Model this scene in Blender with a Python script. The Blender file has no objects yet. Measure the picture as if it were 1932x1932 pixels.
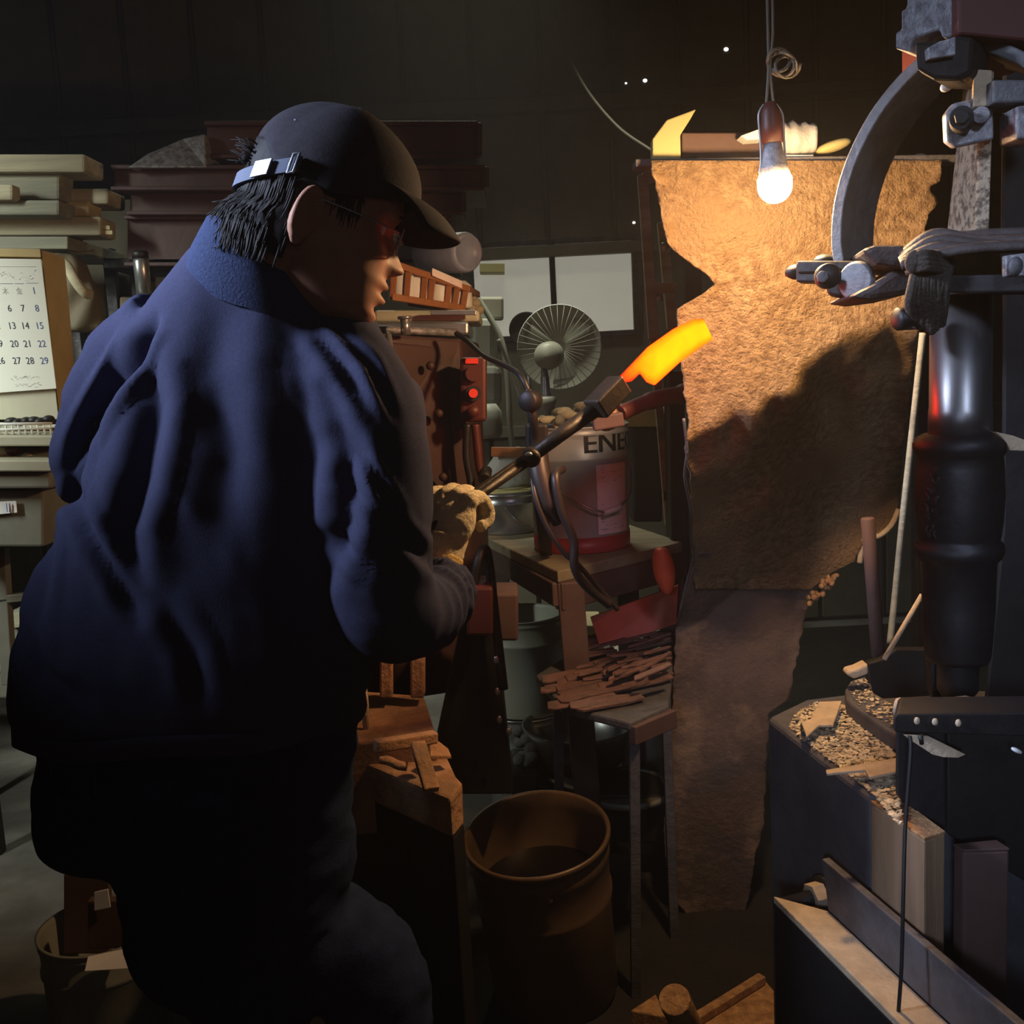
import bpy, math, random
import numpy as np
from mathutils import Vector, Matrix, noise
V = Vector
random.seed(7)
SC = bpy.context.scene
COL = SC.collection
R = math.radians

# ------------------------------------------------------------------ camera
F = 1934.0
PITCH, ROLL = R(8.0), R(3.0)
CAM = V((0, 0, 1.40))
fw = V((0, math.cos(PITCH), -math.sin(PITCH)))
u0 = V((0, math.sin(PITCH), math.cos(PITCH)))
r0 = V((1, 0, 0))
RT = r0 * math.cos(ROLL) - u0 * math.sin(ROLL)
UP = u0 * math.cos(ROLL) + r0 * math.sin(ROLL)
cd = bpy.data.cameras.new('camera')
cam = bpy.data.objects.new('camera', cd)
COL.objects.link(cam)
m = Matrix((RT, UP, -fw)).transposed().to_4x4()
m.translation = CAM
cam.matrix_world = m
cd.sensor_width = 36
cd.lens = 36 * F / 1932
cd.clip_start = 0.02
SC.camera = cam
# ------------------------------------------------------------------ world, lights, exposure
SC.view_settings.view_transform = 'Standard'
SC.view_settings.look = 'None'
SC.view_settings.gamma = 1
SC.view_settings.use_curve_mapping = False
SC.view_settings.exposure = 0.0
SC.cycles.max_bounces = 5
SC.cycles.diffuse_bounces = 3
SC.cycles.glossy_bounces = 3
SC.cycles.transmission_bounces = 4
SC.cycles.volume_bounces = 0
SC.cycles.adaptive_threshold = 0.04
W = bpy.data.worlds.new('night')
SC.world = W
W.use_nodes = True
W.node_tree.nodes['Background'].inputs[0].default_value = (0.05, 0.06, 0.09, 1)
W.node_tree.nodes['Background'].inputs[1].default_value = 0.02
hz_ = W.node_tree.nodes.new('ShaderNodeVolumeScatter')      # thin forge smoke hanging in the air
hz_.inputs['Density'].default_value = 0.010
hz_.inputs['Anisotropy'].default_value = 0.3
W.node_tree.links.new(hz_.outputs[0], W.node_tree.nodes['World Output'].inputs['Volume'])


def area_light(name, loc, target, sx, sy, power, color, spread=180):
    l = bpy.data.lights.new(name, 'AREA')
    l.shape = 'RECTANGLE'
    l.size, l.size_y = sx, sy
    l.energy = power
    l.color = color
    l.spread = R(spread)
    o = bpy.data.objects.new(name, l)
    COL.objects.link(o)
    o.location = loc
    o.rotation_euler = (V(target) - V(loc)).to_track_quat('-Z', 'Y').to_euler()
    return o


BULB_E = 1000.0       # emission of the bulb's glowing dome
BLADE_E = 23.0
area_light('open_door_daylight', (-2.0, 0.93, 2.50), (-0.66, 1.28, 1.80), 0.3, 0.4, 4.9, (0.66, 0.76, 1.0), 31)
area_light('hammer_fill_light', (0.7, -1.0, 2.7), (0.98, 1.6, 1.45), 0.4, 0.4, 1.2, (0.62, 0.74, 1.0), 34)  # narrow unseen lamp added to brighten the hammer's front faces
area_light('front_fill_light', (0.5, -1.5, 1.9), (0.1, 1.6, 1.2), 1.6, 1.2, 0.48, (0.95, 0.93, 1.0), 120)  # broad weak fill added behind the camera, no visible source
area_light('anvil_fill_light', (-0.35, -1.0, 1.60), (0.62, 1.60, 0.80), 0.2, 0.2, 0.42, (0.60, 0.72, 1.0), 24)  # extra cool beam added for the anvil's left face
area_light('left_fluorescent_tube', (-2.2, 1.75, 2.2), (-1.5, 2.9, 1.3), 0.1, 0.8, 8.0, (0.95, 1.0, 0.86), 62)
area_light('rear_fluorescent_tube', (-0.15, 4.1, 3.2), (-0.05, 3.9, 0.6), 1.1, 0.12, 12.0, (1.0, 0.98, 0.76), 95)


# ------------------------------------------------------------------ helpers
def P(px, py, Y):
    d = fw * F + RT * (px - 966) - UP * (py - 966)
    return CAM + d * (Y / d.y)


def PZ(px, py, z):
    d = fw * F + RT * (px - 966) - UP * (py - 966)
    return CAM + d * ((z - CAM.z) / d.z)


def mpp(Y):
    return Y / F


ORG = {}


def newobj(name, data):
    o = bpy.data.objects.new(name, data)
    COL.objects.link(o)
    return o


def tag(o, label=None, cat=None, group=None, kind=None):
    if label: o['label'] = label
    if cat: o['category'] = cat
    if group: o['group'] = group
    if kind: o['kind'] = kind
    return o


def thing(name, label, cat, loc, group=None, kind=None):
    o = newobj(name, None)
    o.location = V(loc)
    o.empty_display_size = 0.05
    ORG[o.name] = V(loc)
    return tag(o, label, cat, group, kind)


class MB:
    def __init__(s):
        s.v, s.f, s.sm = [], [], []

    def add(s, vs, fs, smooth=False):
        n = len(s.v)
        s.v += [V(v) for v in vs]
        s.f += [tuple(i + n for i in f) for f in fs]
        s.sm += [smooth] * len(fs)
        return s

    def box(s, c, size, rot=None):
        c = V(c); hx, hy, hz = size[0] / 2, size[1] / 2, size[2] / 2
        vs = [V((x, y, z)) for x in (-hx, hx) for y in (-hy, hy) for z in (-hz, hz)]
        if rot is not None: vs = [rot @ v for v in vs]
        return s.add([v + c for v in vs], [(0, 1, 3, 2), (4, 6, 7, 5), (0, 4, 5, 1), (2, 3, 7, 6), (0, 2, 6, 4), (1, 5, 7, 3)])

    def hexa(s, c8):
        """eight corners: 4 of the front (ccw seen from the front), 4 of the back"""
        return s.add(c8, [(0, 1, 2, 3), (4, 7, 6, 5), (0, 4, 5, 1), (1, 5, 6, 2), (2, 6, 7, 3), (3, 7, 4, 0)])

    def prism(s, pts, ext):
        n = len(pts); ext = V(ext)
        vs = [V(p) for p in pts] + [V(p) + ext for p in pts]
        fs = [tuple(range(n)), tuple(range(2 * n - 1, n - 1, -1))]
        fs += [(i, i + n, (i + 1) % n + n, (i + 1) % n) for i in range(n)]
        return s.add(vs, fs)

    def bar(s, a, b, w, h, upv=(0, 0, 1), n=0):
        a, b = V(a), V(b); d = (b - a).normalized()
        x = d.cross(V(upv)).normalized(); z = x.cross(d)
        q = [(-w / 2, -h / 2), (w / 2, -h / 2), (w / 2, h / 2), (-w / 2, h / 2)]
        return s.prism([a + x * i + z * j for i, j in q], b - a)

    def tube(s, pts, r, n=10, closed=False, smooth=True, flat=1.0):
        pts = [V(p) for p in pts]; N = len(pts)
        rr = [r] * N if isinstance(r, (int, float)) else list(r)
        ref = None; rings = []
        for i, p in enumerate(pts):
            a = pts[i - 1] if (i > 0 or closed) else p
            b = pts[(i + 1) % N] if (i < N - 1 or closed) else p
            t = (b - a)
            t = t.normalized() if t.length > 1e-9 else V((0, 0, 1))
            if ref is None:
                ref = t.orthogonal().normalized()
            x = (ref - t * ref.dot(t))
            x = x.normalized() if x.length > 1e-6 else t.orthogonal().normalized()
            ref = x; y = t.cross(x)
            rings.append([p + (x * math.cos(k * 2 * math.pi / n) + y * flat * math.sin(k * 2 * math.pi / n)) * rr[i] for k in range(n)])
        vs = [v for g in rings for v in g]; fs = []
        for i in range(N if closed else N - 1):
            for k in range(n):
                a, b = i * n + k, i * n + (k + 1) % n
                c, d = ((i + 1) % N) * n + (k + 1) % n, ((i + 1) % N) * n + k
                fs.append((a, b, c, d))
        s.add(vs, fs, smooth)
        if not closed:
            n0 = len(s.v) - len(vs)
            s.f += [tuple(n0 + k for k in range(n - 1, -1, -1)), tuple(n0 + (N - 1) * n + k for k in range(n))]
            s.sm += [False, False]
        return s

    def cyl(s, a, b, r, n=20, r2=None):
        return s.tube([a, b], [r, r if r2 is None else r2], n)

    def lathe(s, prof, org, axis=(0, 0, 1), n=32, smooth=True, cap=True):
        axis = V(axis).normalized(); x = axis.orthogonal().normalized()
        if abs(axis.z) > .9: x = (V((1, 0, 0)) - axis * axis.x).normalized()
        y = axis.cross(x); org = V(org)
        vs = [org + axis * h + (x * math.cos(2 * math.pi * k / n) + y * math.sin(2 * math.pi * k / n)) * r for r, h in prof for k in range(n)]
        fs = []
        for i in range(len(prof) - 1):
            for k in range(n):
                fs.append((i * n + k, i * n + (k + 1) % n, (i + 1) * n + (k + 1) % n, (i + 1) * n + k))
        s.add(vs, fs, smooth)
        if cap:
            n0 = len(s.v) - len(vs); L = len(prof) - 1
            if prof[0][0] > 1e-5: s.f.append(tuple(n0 + k for k in range(n - 1, -1, -1))); s.sm.append(False)
            if prof[L][0] > 1e-5: s.f.append(tuple(n0 + L * n + k for k in range(n))); s.sm.append(False)
        return s

    def ell(s, c, rx, ry, rz, rot=None, nu=20, nv=12):
        c = V(c); vs = []; fs = []
        for j in range(1, nv):
            ph = math.pi * j / nv
            for i in range(nu):
                th = 2 * math.pi * i / nu
                p = V((rx * math.sin(ph) * math.cos(th), ry * math.sin(ph) * math.sin(th), rz * math.cos(ph)))
                vs.append((rot @ p if rot is not None else p) + c)
        for p in (V((0, 0, rz)), V((0, 0, -rz))):
            vs.append((rot @ p if rot is not None else p) + c)
        T = len(vs) - 2; B = T + 1
        for j in range(nv - 2):
            for i in range(nu):
                fs.append((j * nu + i, (j + 1) * nu + i, (j + 1) * nu + (i + 1) % nu, j * nu + (i + 1) % nu))
        for i in range(nu):
            fs.append((T, i, (i + 1) % nu)); fs.append((B, (nv - 2) * nu + (i + 1) % nu, (nv - 2) * nu + i))
        return s.add(vs, fs, True)

    def rings(s, rs, cap=True, smooth=True):
        n = len(rs[0]); vs = [v for g in rs for v in g]; fs = []
        for i in range(len(rs) - 1):
            for k in range(n):
                fs.append((i * n + k, i * n + (k + 1) % n, (i + 1) * n + (k + 1) % n, (i + 1) * n + k))
        s.add(vs, fs, smooth)
        if cap:
            n0 = len(s.v) - len(vs)
            s.f += [tuple(n0 + k for k in range(n - 1, -1, -1)), tuple(n0 + (len(rs) - 1) * n + k for k in range(n))]
            s.sm += [smooth, smooth]
        return s

    def grid(s, rows, smooth=True):
        m_ = len(rows[0]); vs = [v for r_ in rows for v in r_]; fs = []
        for i in range(len(rows) - 1):
            for k in range(m_ - 1):
                fs.append((i * m_ + k, i * m_ + k + 1, (i + 1) * m_ + k + 1, (i + 1) * m_ + k))
        return s.add(vs, fs, smooth)

    def mesh(s, name, org):
        me = bpy.data.meshes.new(name)
        me.from_pydata([v - org for v in s.v], [], s.f)
        me.polygons.foreach_set('use_smooth', s.sm)
        me.validate(); me.update()
        return me

    def build(s, name, mat, parent=None, bevel=0.0, solid=0.0, sub=0, seg=2, org=None):
        if parent is not None: org = ORG[parent.name]
        elif org is None:
            a = np.array([tuple(v) for v in s.v])
            lo, hi = a.min(0), a.max(0)
            org = V(((lo[0] + hi[0]) / 2, (lo[1] + hi[1]) / 2, lo[2]))
        me = s.mesh(name, org)
        me.materials.append(mat)
        o = newobj(name, me)
        if parent is not None: o.parent = parent
        else: o.location = org
        ORG[o.name] = V(org)
        if solid:
            md = o.modifiers.new('solid', 'SOLIDIFY'); md.thickness = solid; md.offset = 0
        if bevel:
            md = o.modifiers.new('bevel', 'BEVEL'); md.width = bevel; md.segments = seg; md.limit_method = 'ANGLE'; md.angle_limit = R(35)
        if sub:
            md = o.modifiers.new('sub', 'SUBSURF'); md.levels = md.render_levels = sub
        return o


def remesh(mb, voxel, smooth=4, factor=0.5):
    """union of overlapping closed shells into one continuous surface"""
    me = mb.mesh('tmp', V((0, 0, 0)))
    o = newobj('tmp', me)
    md = o.modifiers.new('r', 'REMESH'); md.mode = 'VOXEL'; md.voxel_size = voxel
    if smooth:
        ms = o.modifiers.new('s', 'SMOOTH'); ms.iterations = smooth; ms.factor = factor
    dg = bpy.context.evaluated_depsgraph_get(); dg.update()
    e = o.evaluated_get(dg); m2 = e.to_mesh()
    n = len(m2.vertices); co = np.empty(n * 3); m2.vertices.foreach_get('co', co); co = co.reshape(-1, 3)
    no = np.empty(n * 3); m2.vertices.foreach_get('normal', no); no = no.reshape(-1, 3)
    fs = [tuple(p.vertices) for p in m2.polygons]
    e.to_mesh_clear()
    bpy.data.objects.remove(o); bpy.data.meshes.remove(me)
    return co, no, fs


def from_arrays(co, fs):
    b = MB(); b.v = [V(c) for c in co]; b.f = fs; b.sm = [True] * len(fs)
    return b


def crom(pts, k=8):
    """smooth path through points"""
    pts = [V(p) for p in pts]; out = []
    for i in range(len(pts) - 1):
        p0 = pts[max(i - 1, 0)]; p1 = pts[i]; p2 = pts[i + 1]; p3 = pts[min(i + 2, len(pts) - 1)]
        for j in range(k):
            t = j / k
            out.append(.5 * ((2 * p1) + (p2 - p0) * t + (2 * p0 - 5 * p1 + 4 * p2 - p3) * t * t + (3 * p1 - p0 - 3 * p2 + p3) * t ** 3))
    out.append(pts[-1])
    return out


def dup(root, loc, rotz=None, label=None, group=None):
    r_ = root.copy(); COL.objects.link(r_); r_.location = V(loc)
    ORG[r_.name] = V(loc)
    if rotz is not None: r_.rotation_euler = (0, 0, rotz)
    if label: r_['label'] = label
    if group: r_['group'] = group
    for ch in list(root.children):
        c = ch.copy(); COL.objects.link(c); c.parent = r_
        for g in list(ch.children):
            d = g.copy(); COL.objects.link(d); d.parent = c
    return r_


def prect(px0, py0, px1, py1, Y, dY, mb=None):
    """box whose front face covers the given picture rectangle at distance Y and that reaches back by dY"""
    mb = mb or MB()
    q = [P(px0, py1, Y), P(px1, py1, Y), P(px1, py0, Y), P(px0, py0, Y)]
    return mb.hexa(q + [v + V((0, dY, 0)) for v in q])


def rotz(a): return Matrix.Rotation(a, 3, 'Z')


# ------------------------------------------------------------------ materials
def mat(name, col, rough=0.7, metal=0.0, col2=None, scale=12.0, bump=0.0, bscale=60.0, spec=None, stretch=None,
        contrast=(0.35, 0.65), emit=None, estr=0.0, detail=6, bdist=.01, rough2=None, alpha=None, trans=None, col3=None, scale3=3.0):
    m_ = bpy.data.materials.new(name); m_.use_nodes = True
    nt = m_.node_tree; b = nt.nodes['Principled BSDF']
    b.inputs['Base Color'].default_value = (*col, 1)
    b.inputs['Roughness'].default_value = rough
    b.inputs['Metallic'].default_value = metal
    if spec is not None: b.inputs['Specular IOR Level'].default_value = spec
    if trans: b.inputs['Transmission Weight'].default_value = trans
    if emit:
        b.inputs['Emission Color'].default_value = (*emit, 1); b.inputs['Emission Strength'].default_value = estr
    tc = nt.nodes.new('ShaderNodeTexCoord'); mp = nt.nodes.new('ShaderNodeMapping')
    nt.links.new(tc.outputs['Object'], mp.inputs[0])
    if stretch: mp.inputs['Scale'].default_value = stretch

    def noi(sc, det):
        n = nt.nodes.new('ShaderNodeTexNoise'); n.inputs['Scale'].default_value = sc; n.inputs['Detail'].default_value = det
        n.inputs['Roughness'].default_value = 0.62
        nt.links.new(mp.outputs[0], n.inputs['Vector']); return n

    def ramp(src, a, c):
        r_ = nt.nodes.new('ShaderNodeMapRange'); r_.inputs[1].default_value = a; r_.inputs[2].default_value = c
        nt.links.new(src, r_.inputs[0]); return r_.outputs[0]
    out = None
    if col2:
        n = noi(scale, detail); fac = ramp(n.outputs[0], *contrast)
        mx = nt.nodes.new('ShaderNodeMix'); mx.data_type = 'RGBA'
        mx.inputs[6].default_value = (*col, 1); mx.inputs[7].default_value = (*col2, 1)
        nt.links.new(fac, mx.inputs[0]); out = mx.outputs[2]
        if rough2 is not None:
            rr = nt.nodes.new('ShaderNodeMapRange'); rr.inputs[3].default_value = rough; rr.inputs[4].default_value = rough2
            nt.links.new(fac, rr.inputs[0]); nt.links.new(rr.outputs[0], b.inputs['Roughness'])
    if col3:
        n3 = noi(scale3, 5); f3 = ramp(n3.outputs[0], .5, .62)
        m3 = nt.nodes.new('ShaderNodeMix'); m3.data_type = 'RGBA'
        nt.links.new(out, m3.inputs[6]); m3.inputs[7].default_value = (*col3, 1)
        nt.links.new(f3, m3.inputs[0]); out = m3.outputs[2]
    if out: nt.links.new(out, b.inputs['Base Color'])
    if bump:
        n = noi(bscale, 8); bp = nt.nodes.new('ShaderNodeBump'); bp.inputs['Strength'].default_value = bump
        bp.inputs['Distance'].default_value = bdist
        nt.links.new(n.outputs[0], bp.inputs['Height']); nt.links.new(bp.outputs[0], b.inputs['Normal'])
    return m_


M = {}
M['wall'] = mat('dark_wall_sheet', (0.12, 0.11, 0.075), .7, col2=(0.08, 0.07, 0.05), scale=3, bump=.3, bscale=30)
M['wall_warm'] = mat('brown_column_paint', (0.12, 0.095, 0.055), .7, col2=(0.08, 0.065, 0.04), scale=5)
M['ceiling'] = mat('sooty_ceiling', (0.03, 0.028, 0.025), .9, col2=(0.02, 0.02, 0.02), scale=2)
M['floor'] = mat('concrete_floor', (0.24, 0.235, 0.22), .75, col2=(0.13, 0.125, 0.12), scale=3.0, bump=.5, bscale=14, col3=(0.10, 0.095, 0.085), scale3=1.3)
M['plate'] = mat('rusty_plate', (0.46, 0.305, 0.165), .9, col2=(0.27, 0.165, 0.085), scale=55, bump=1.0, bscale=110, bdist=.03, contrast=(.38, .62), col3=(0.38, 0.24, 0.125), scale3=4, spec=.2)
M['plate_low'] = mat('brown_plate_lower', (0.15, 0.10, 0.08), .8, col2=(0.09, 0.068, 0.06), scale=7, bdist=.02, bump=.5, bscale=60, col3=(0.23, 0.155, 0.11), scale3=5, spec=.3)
M['iron'] = mat('dark_iron', (0.055, 0.055, 0.06), .42, .75, col2=(0.03, 0.028, 0.03), scale=20, bump=.12, bscale=60, rough2=.6)
M['iron_black'] = mat('black_iron', (0.012, 0.012, 0.014), .6, .3, col2=(0.02, 0.017, 0.016), scale=18, bump=.15, bscale=50)
M['cast'] = mat('grey_cast_block', (0.14, 0.14, 0.155), .6, .25, col2=(0.08, 0.08, 0.095), scale=9, bump=.3, bscale=70, spec=.4)
M['spring'] = mat('spring_steel', (0.20, 0.205, 0.22), .55, .4, col2=(0.12, 0.12, 0.135), scale=25, bump=.3, bscale=70)
M['steel'] = mat('polished_ram_steel', (0.38, 0.38, 0.40), .28, .9, col2=(0.18, 0.17, 0.17), scale=14, stretch=(1, 1, .12), rough2=.42)
M['rodmetal'] = mat('pitted_bar_steel', (0.42, 0.34, 0.25), .6, .35, col2=(0.12, 0.09, 0.07), scale=90, contrast=(.46, .60), bump=.6, bscale=120)
M['bracket'] = mat('grey_bracket_steel', (0.42, 0.42, 0.46), .5, .5, col2=(0.18, 0.17, 0.19), scale=60, contrast=(.4, .65), bump=.4, bscale=90)
M['beamsteel'] = mat('channel_steel', (0.15, 0.145, 0.155), .6, .3, col2=(0.08, 0.075, 0.08), scale=12, bump=.4, bscale=80)
M['dustysteel'] = mat('dusty_steel', (0.66, 0.52, 0.36), .85, .05, col2=(0.46, 0.36, 0.25), scale=25, bump=.5, bscale=110)
M['wood'] = mat('pale_wood', (0.34, 0.22, 0.13), .7, col2=(0.22, 0.135, 0.08), scale=10, stretch=(3, 3, .25), bump=.25, bscale=40)
M['endgrain'] = mat('rough_end_grain', (0.62, 0.36, 0.17), .85, col2=(0.32, 0.16, 0.07), scale=50, bump=.8, bscale=120)
M['plank'] = mat('grey_plank', (0.44, 0.41, 0.29), .8, col2=(0.28, 0.26, 0.19), scale=7, stretch=(.2, 2, 3), bump=.3, bscale=50)
M['plank_b'] = mat('weathered_plank', (0.26, 0.26, 0.20), .85, col2=(0.16, 0.16, 0.13), scale=7, stretch=(.2, 2, 3), bump=.3, bscale=50)
M['plank_c'] = mat('warm_plank', (0.52, 0.44, 0.26), .8, col2=(0.34, 0.29, 0.18), scale=7, stretch=(.2, 2, 3), bump=.3, bscale=50)
M['redsteel'] = mat('red_oxide_steel', (0.085, 0.042, 0.044), .6, col2=(0.055, 0.028, 0.03), scale=6, bump=.15, bscale=40)
M['furnace'] = mat('brown_red_enclosure', (0.058, 0.020, 0.015), .6, col2=(0.042, 0.014, 0.011), scale=5, bump=.2, bscale=30, col3=(0.05, 0.016, 0.012), scale3=5)
M['darkred'] = mat('dark_red_paint', (0.085, 0.018, 0.015), .5)
M['redbtn'] = mat('red_button_plastic', (0.85, 0.06, 0.04), .4)
M['orangered'] = mat('orange_red_sheet', (0.62, 0.085, 0.025), .5, col2=(0.42, 0.05, 0.02), scale=7)
M['paper'] = mat('calendar_paper', (0.80, 0.84, 0.80), .8)
M['ink'] = mat('print_ink', (0.03, 0.05, 0.10), .8)
M['ink_blue'] = mat('blue_print_ink', (0.08, 0.12, 0.35), .8)
M['ink_grey'] = mat('faint_print_ink', (0.42, 0.45, 0.45), .8)
M['board'] = mat('yellowed_board', (0.52, 0.40, 0.18), .6, col2=(0.40, 0.30, 0.13), scale=6)
M['beige'] = mat('beige_enamel', (0.52, 0.52, 0.42), .55, col2=(0.42, 0.42, 0.34), scale=5)
M['greyunit'] = mat('grey_green_enamel', (0.26, 0.27, 0.23), .5, col2=(0.18, 0.18, 0.16), scale=5)
M['vac'] = mat('grey_green_plastic', (0.34, 0.36, 0.30), .45)
M['white'] = mat('white_plastic', (0.75, 0.77, 0.78), .45)
M['label'] = mat('white_label', (0.85, 0.86, 0.90), .6)
M['pail'] = mat('pail_enamel', (0.46, 0.46, 0.48), .38, .1, col2=(0.40, 0.40, 0.42), scale=5)
M['pail_red'] = mat('pail_red_foot', (0.42, 0.05, 0.05), .4)
M['galv'] = mat('galvanised_steel', (0.50, 0.53, 0.56), .3, .8, col2=(0.36, 0.38, 0.41), scale=8)
M['pinklabel'] = mat('pail_paper_label', (0.86, 0.74, 0.76), .6, col2=(0.74, 0.60, 0.62), scale=30, contrast=(.5, .7))
M['benchwood'] = mat('dirty_bench_wood', (0.36, 0.31, 0.20), .75, col2=(0.22, 0.18, 0.12), scale=5, stretch=(.4, 2, 2), bump=.3)
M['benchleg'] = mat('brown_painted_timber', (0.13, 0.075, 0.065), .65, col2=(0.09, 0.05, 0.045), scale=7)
M['rustblock'] = mat('rusted_forging_block', (0.58, 0.30, 0.15), .85, col2=(0.32, 0.16, 0.08), scale=16, bump=1.0, bscale=45, col3=(0.28, 0.16, 0.09), scale3=7)
M['scrap'] = mat('forged_flat_steel', (0.24, 0.13, 0.11), .6, .2, col2=(0.13, 0.08, 0.07), scale=30, bump=.3)
M['barrel'] = mat('brown_barrel_paint', (0.17, 0.105, 0.06), .42, .2, col2=(0.11, 0.07, 0.04), scale=6, bump=.1, bscale=30)
M['black'] = mat('black_plastic', (0.012, 0.012, 0.013), .5)
M['rubber'] = mat('black_hose_rubber', (0.028, 0.02, 0.02), .45)
M['leather'] = mat('worn_leather_strap', (0.075, 0.06, 0.062), .6, col2=(0.045, 0.035, 0.035), scale=18, bump=.4)
M['rope'] = mat('greasy_rope', (0.085, 0.07, 0.06), .9, col2=(0.04, 0.033, 0.03), scale=60, bump=.8, bscale=150)
M['cord'] = mat('grey_flex_cord', (0.16, 0.14, 0.11), .6)
M['glass'] = mat('frosted_window_glass', (0.50, 0.49, 0.41), .55, col2=(0.40, 0.38, 0.31), scale=3, emit=(0.55, 0.54, 0.45), estr=0.42)
M['jacket'] = mat('navy_cotton_jacket', (0.046, 0.050, 0.098), .95, col2=(0.037, 0.041, 0.080), scale=260, bump=.12, bscale=420, spec=.12)
M['collar'] = mat('navy_knit_collar', (0.046, 0.062, 0.130), .95, col2=(0.033, 0.045, 0.10), scale=200, bump=.4, bscale=300, spec=.12)
M['trousers'] = mat('dark_denim', (0.022, 0.034, 0.085), .95, col2=(0.014, 0.022, 0.055), scale=40, bump=.2, bscale=200, spec=.1)
M['cap'] = mat('black_cap_twill', (0.030, 0.028, 0.036), .9, col2=(0.022, 0.02, 0.027), scale=150, bump=.15, bscale=400, spec=.2)
M['strap'] = mat('blue_grey_webbing', (0.10, 0.12, 0.18), .8)
M['silver'] = mat('silver_buckle', (0.38, 0.40, 0.44), .4, .7)
M['skin'] = mat('skin', (0.42, 0.215, 0.145), .55, col2=(0.36, 0.17, 0.11), scale=25, spec=.35, bump=.05, bscale=200)
M['hair'] = mat('black_hair', (0.010, 0.009, 0.010), .65, spec=.2)
M['glove'] = mat('knit_work_glove', (0.74, 0.60, 0.40), .95, col2=(0.52, 0.40, 0.26), scale=35, bump=.6, bscale=260, contrast=(.4, .7), spec=.1)
M['glovecuff'] = mat('yellow_knit_cuff', (0.62, 0.42, 0.14), .95, col2=(0.34, 0.2, 0.07), scale=70, bump=.6, bscale=200)
M['tong'] = mat('tong_steel', (0.035, 0.028, 0.025), .45, .6, col2=(0.06, 0.04, 0.03), scale=20, bump=.2)
M['plastic_clear'] = mat('clear_crinkled_plastic', (0.72, 0.72, 0.70), .3, trans=.3, bump=.5, bscale=40)
M['ochrewood'] = mat('yellow_green_board', (0.56, 0.50, 0.22), .75, col2=(0.46, 0.41, 0.18), scale=4)
M['amber'] = mat('amber_crate', (0.35, 0.13, 0.035), .5, col2=(0.22, 0.08, 0.03), scale=9)
M['rag'] = mat('cream_rags', (0.62, 0.58, 0.40), .9, col2=(0.42, 0.36, 0.25), scale=25)
M['fan'] = mat('fan_grey_enamel', (0.42, 0.43, 0.36), .45, col2=(0.36, 0.36, 0.30), scale=5)
M['coal'] = mat('grey_clinker', (0.22, 0.22, 0.22), .8, col2=(0.09, 0.09, 0.09), scale=20, bump=.8)
M['flake'] = mat('mill_scale_flakes', (0.85, 0.70, 0.48), .5, .0, col2=(0.30, 0.24, 0.17), scale=60)
M['floor_shade'] = mat('floor_shade_dark', (0.012, 0.011, 0.010), .95, col2=(0.022, 0.02, 0.017), scale=9, bump=.6, bscale=40)  # near-black colour standing in for shade on the floor
M['screen'] = mat('light_leak', (0.2, 0.2, 0.2), .8, emit=(1, 1, 1), estr=1.6)


def emission(name, nodes_fn):
    m_ = bpy.data.materials.new(name); m_.use_nodes = True; nt = m_.node_tree
    for n in list(nt.nodes): nt.nodes.remove(n)
    o = nt.nodes.new('ShaderNodeOutputMaterial'); e = nt.nodes.new('ShaderNodeEmission')
    nt.links.new(e.outputs[0], o.inputs[0]); nodes_fn(nt, e)
    return m_


def _bulb(nt, e):
    e.inputs[0].default_value = (1.0, 0.62, 0.29, 1); e.inputs[1].default_value = BULB_E


M['bulb'] = emission('glowing_bulb', _bulb)


def _blade(nt, e):
    # hotter (yellow) in the thick middle and tip, redder towards the tongs: temperature of the steel itself
    tc = nt.nodes.new('ShaderNodeTexCoord')
    uvn = nt.nodes.new('ShaderNodeUVMap'); uvn.uv_map = 'heat'; a = nt.nodes.new('ShaderNodeSeparateXYZ'); nt.links.new(uvn.outputs[0], a.inputs[0])
    n = nt.nodes.new('ShaderNodeTexNoise'); n.inputs['Scale'].default_value = 22
    nt.links.new(tc.outputs['Object'], n.inputs['Vector'])
    ad = nt.nodes.new('ShaderNodeMath'); ad.operation = 'MULTIPLY_ADD'; ad.inputs[1].default_value = .35
    nt.links.new(n.outputs[0], ad.inputs[0]); nt.links.new(a.outputs['X'], ad.inputs[2])
    r_ = nt.nodes.new('ShaderNodeValToRGB')
    cr = r_.color_ramp
    cr.elements[0].position = .10; cr.elements[0].color = (0.08, 0.001, 0.0005, 1)
    cr.elements[1].position = .95; cr.elements[1].color = (1.0, 0.036, 0.0003, 1)
    x = cr.elements.new(.33); x.color = (1.0, 0.0025, 0.0004, 1)
    x = cr.elements.new(.60); x.color = (1.0, 0.018, 0.0002, 1)
    nt.links.new(ad.outputs[0], r_.inputs[0]); nt.links.new(r_.outputs[0], e.inputs[0])
    e.inputs[1].default_value = BLADE_E


def font_mb(text, size, fn, extrude=0.0, align='LEFT'):
    """letters as mesh, every vertex sent through fn(x, y) -> world point"""
    c = bpy.data.curves.new('t', 'FONT'); c.body = text; c.size = size; c.extrude = 0; c.align_x = align
    c.resolution_u = 3
    o = newobj('t', c)
    dg = bpy.context.evaluated_depsgraph_get(); dg.update()
    me = o.evaluated_get(dg).to_mesh()
    b = MB(); b.add([fn(v.co.x, v.co.y) for v in me.vertices], [tuple(p.vertices) for p in me.polygons])
    o.evaluated_get(dg).to_mesh_clear()
    bpy.data.objects.remove(o); bpy.data.curves.remove(c)
    return b

# ================================================================== the room
YB = 5.2   # back wall


def struct(o): o['kind'] = 'structure'; return o


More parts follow.
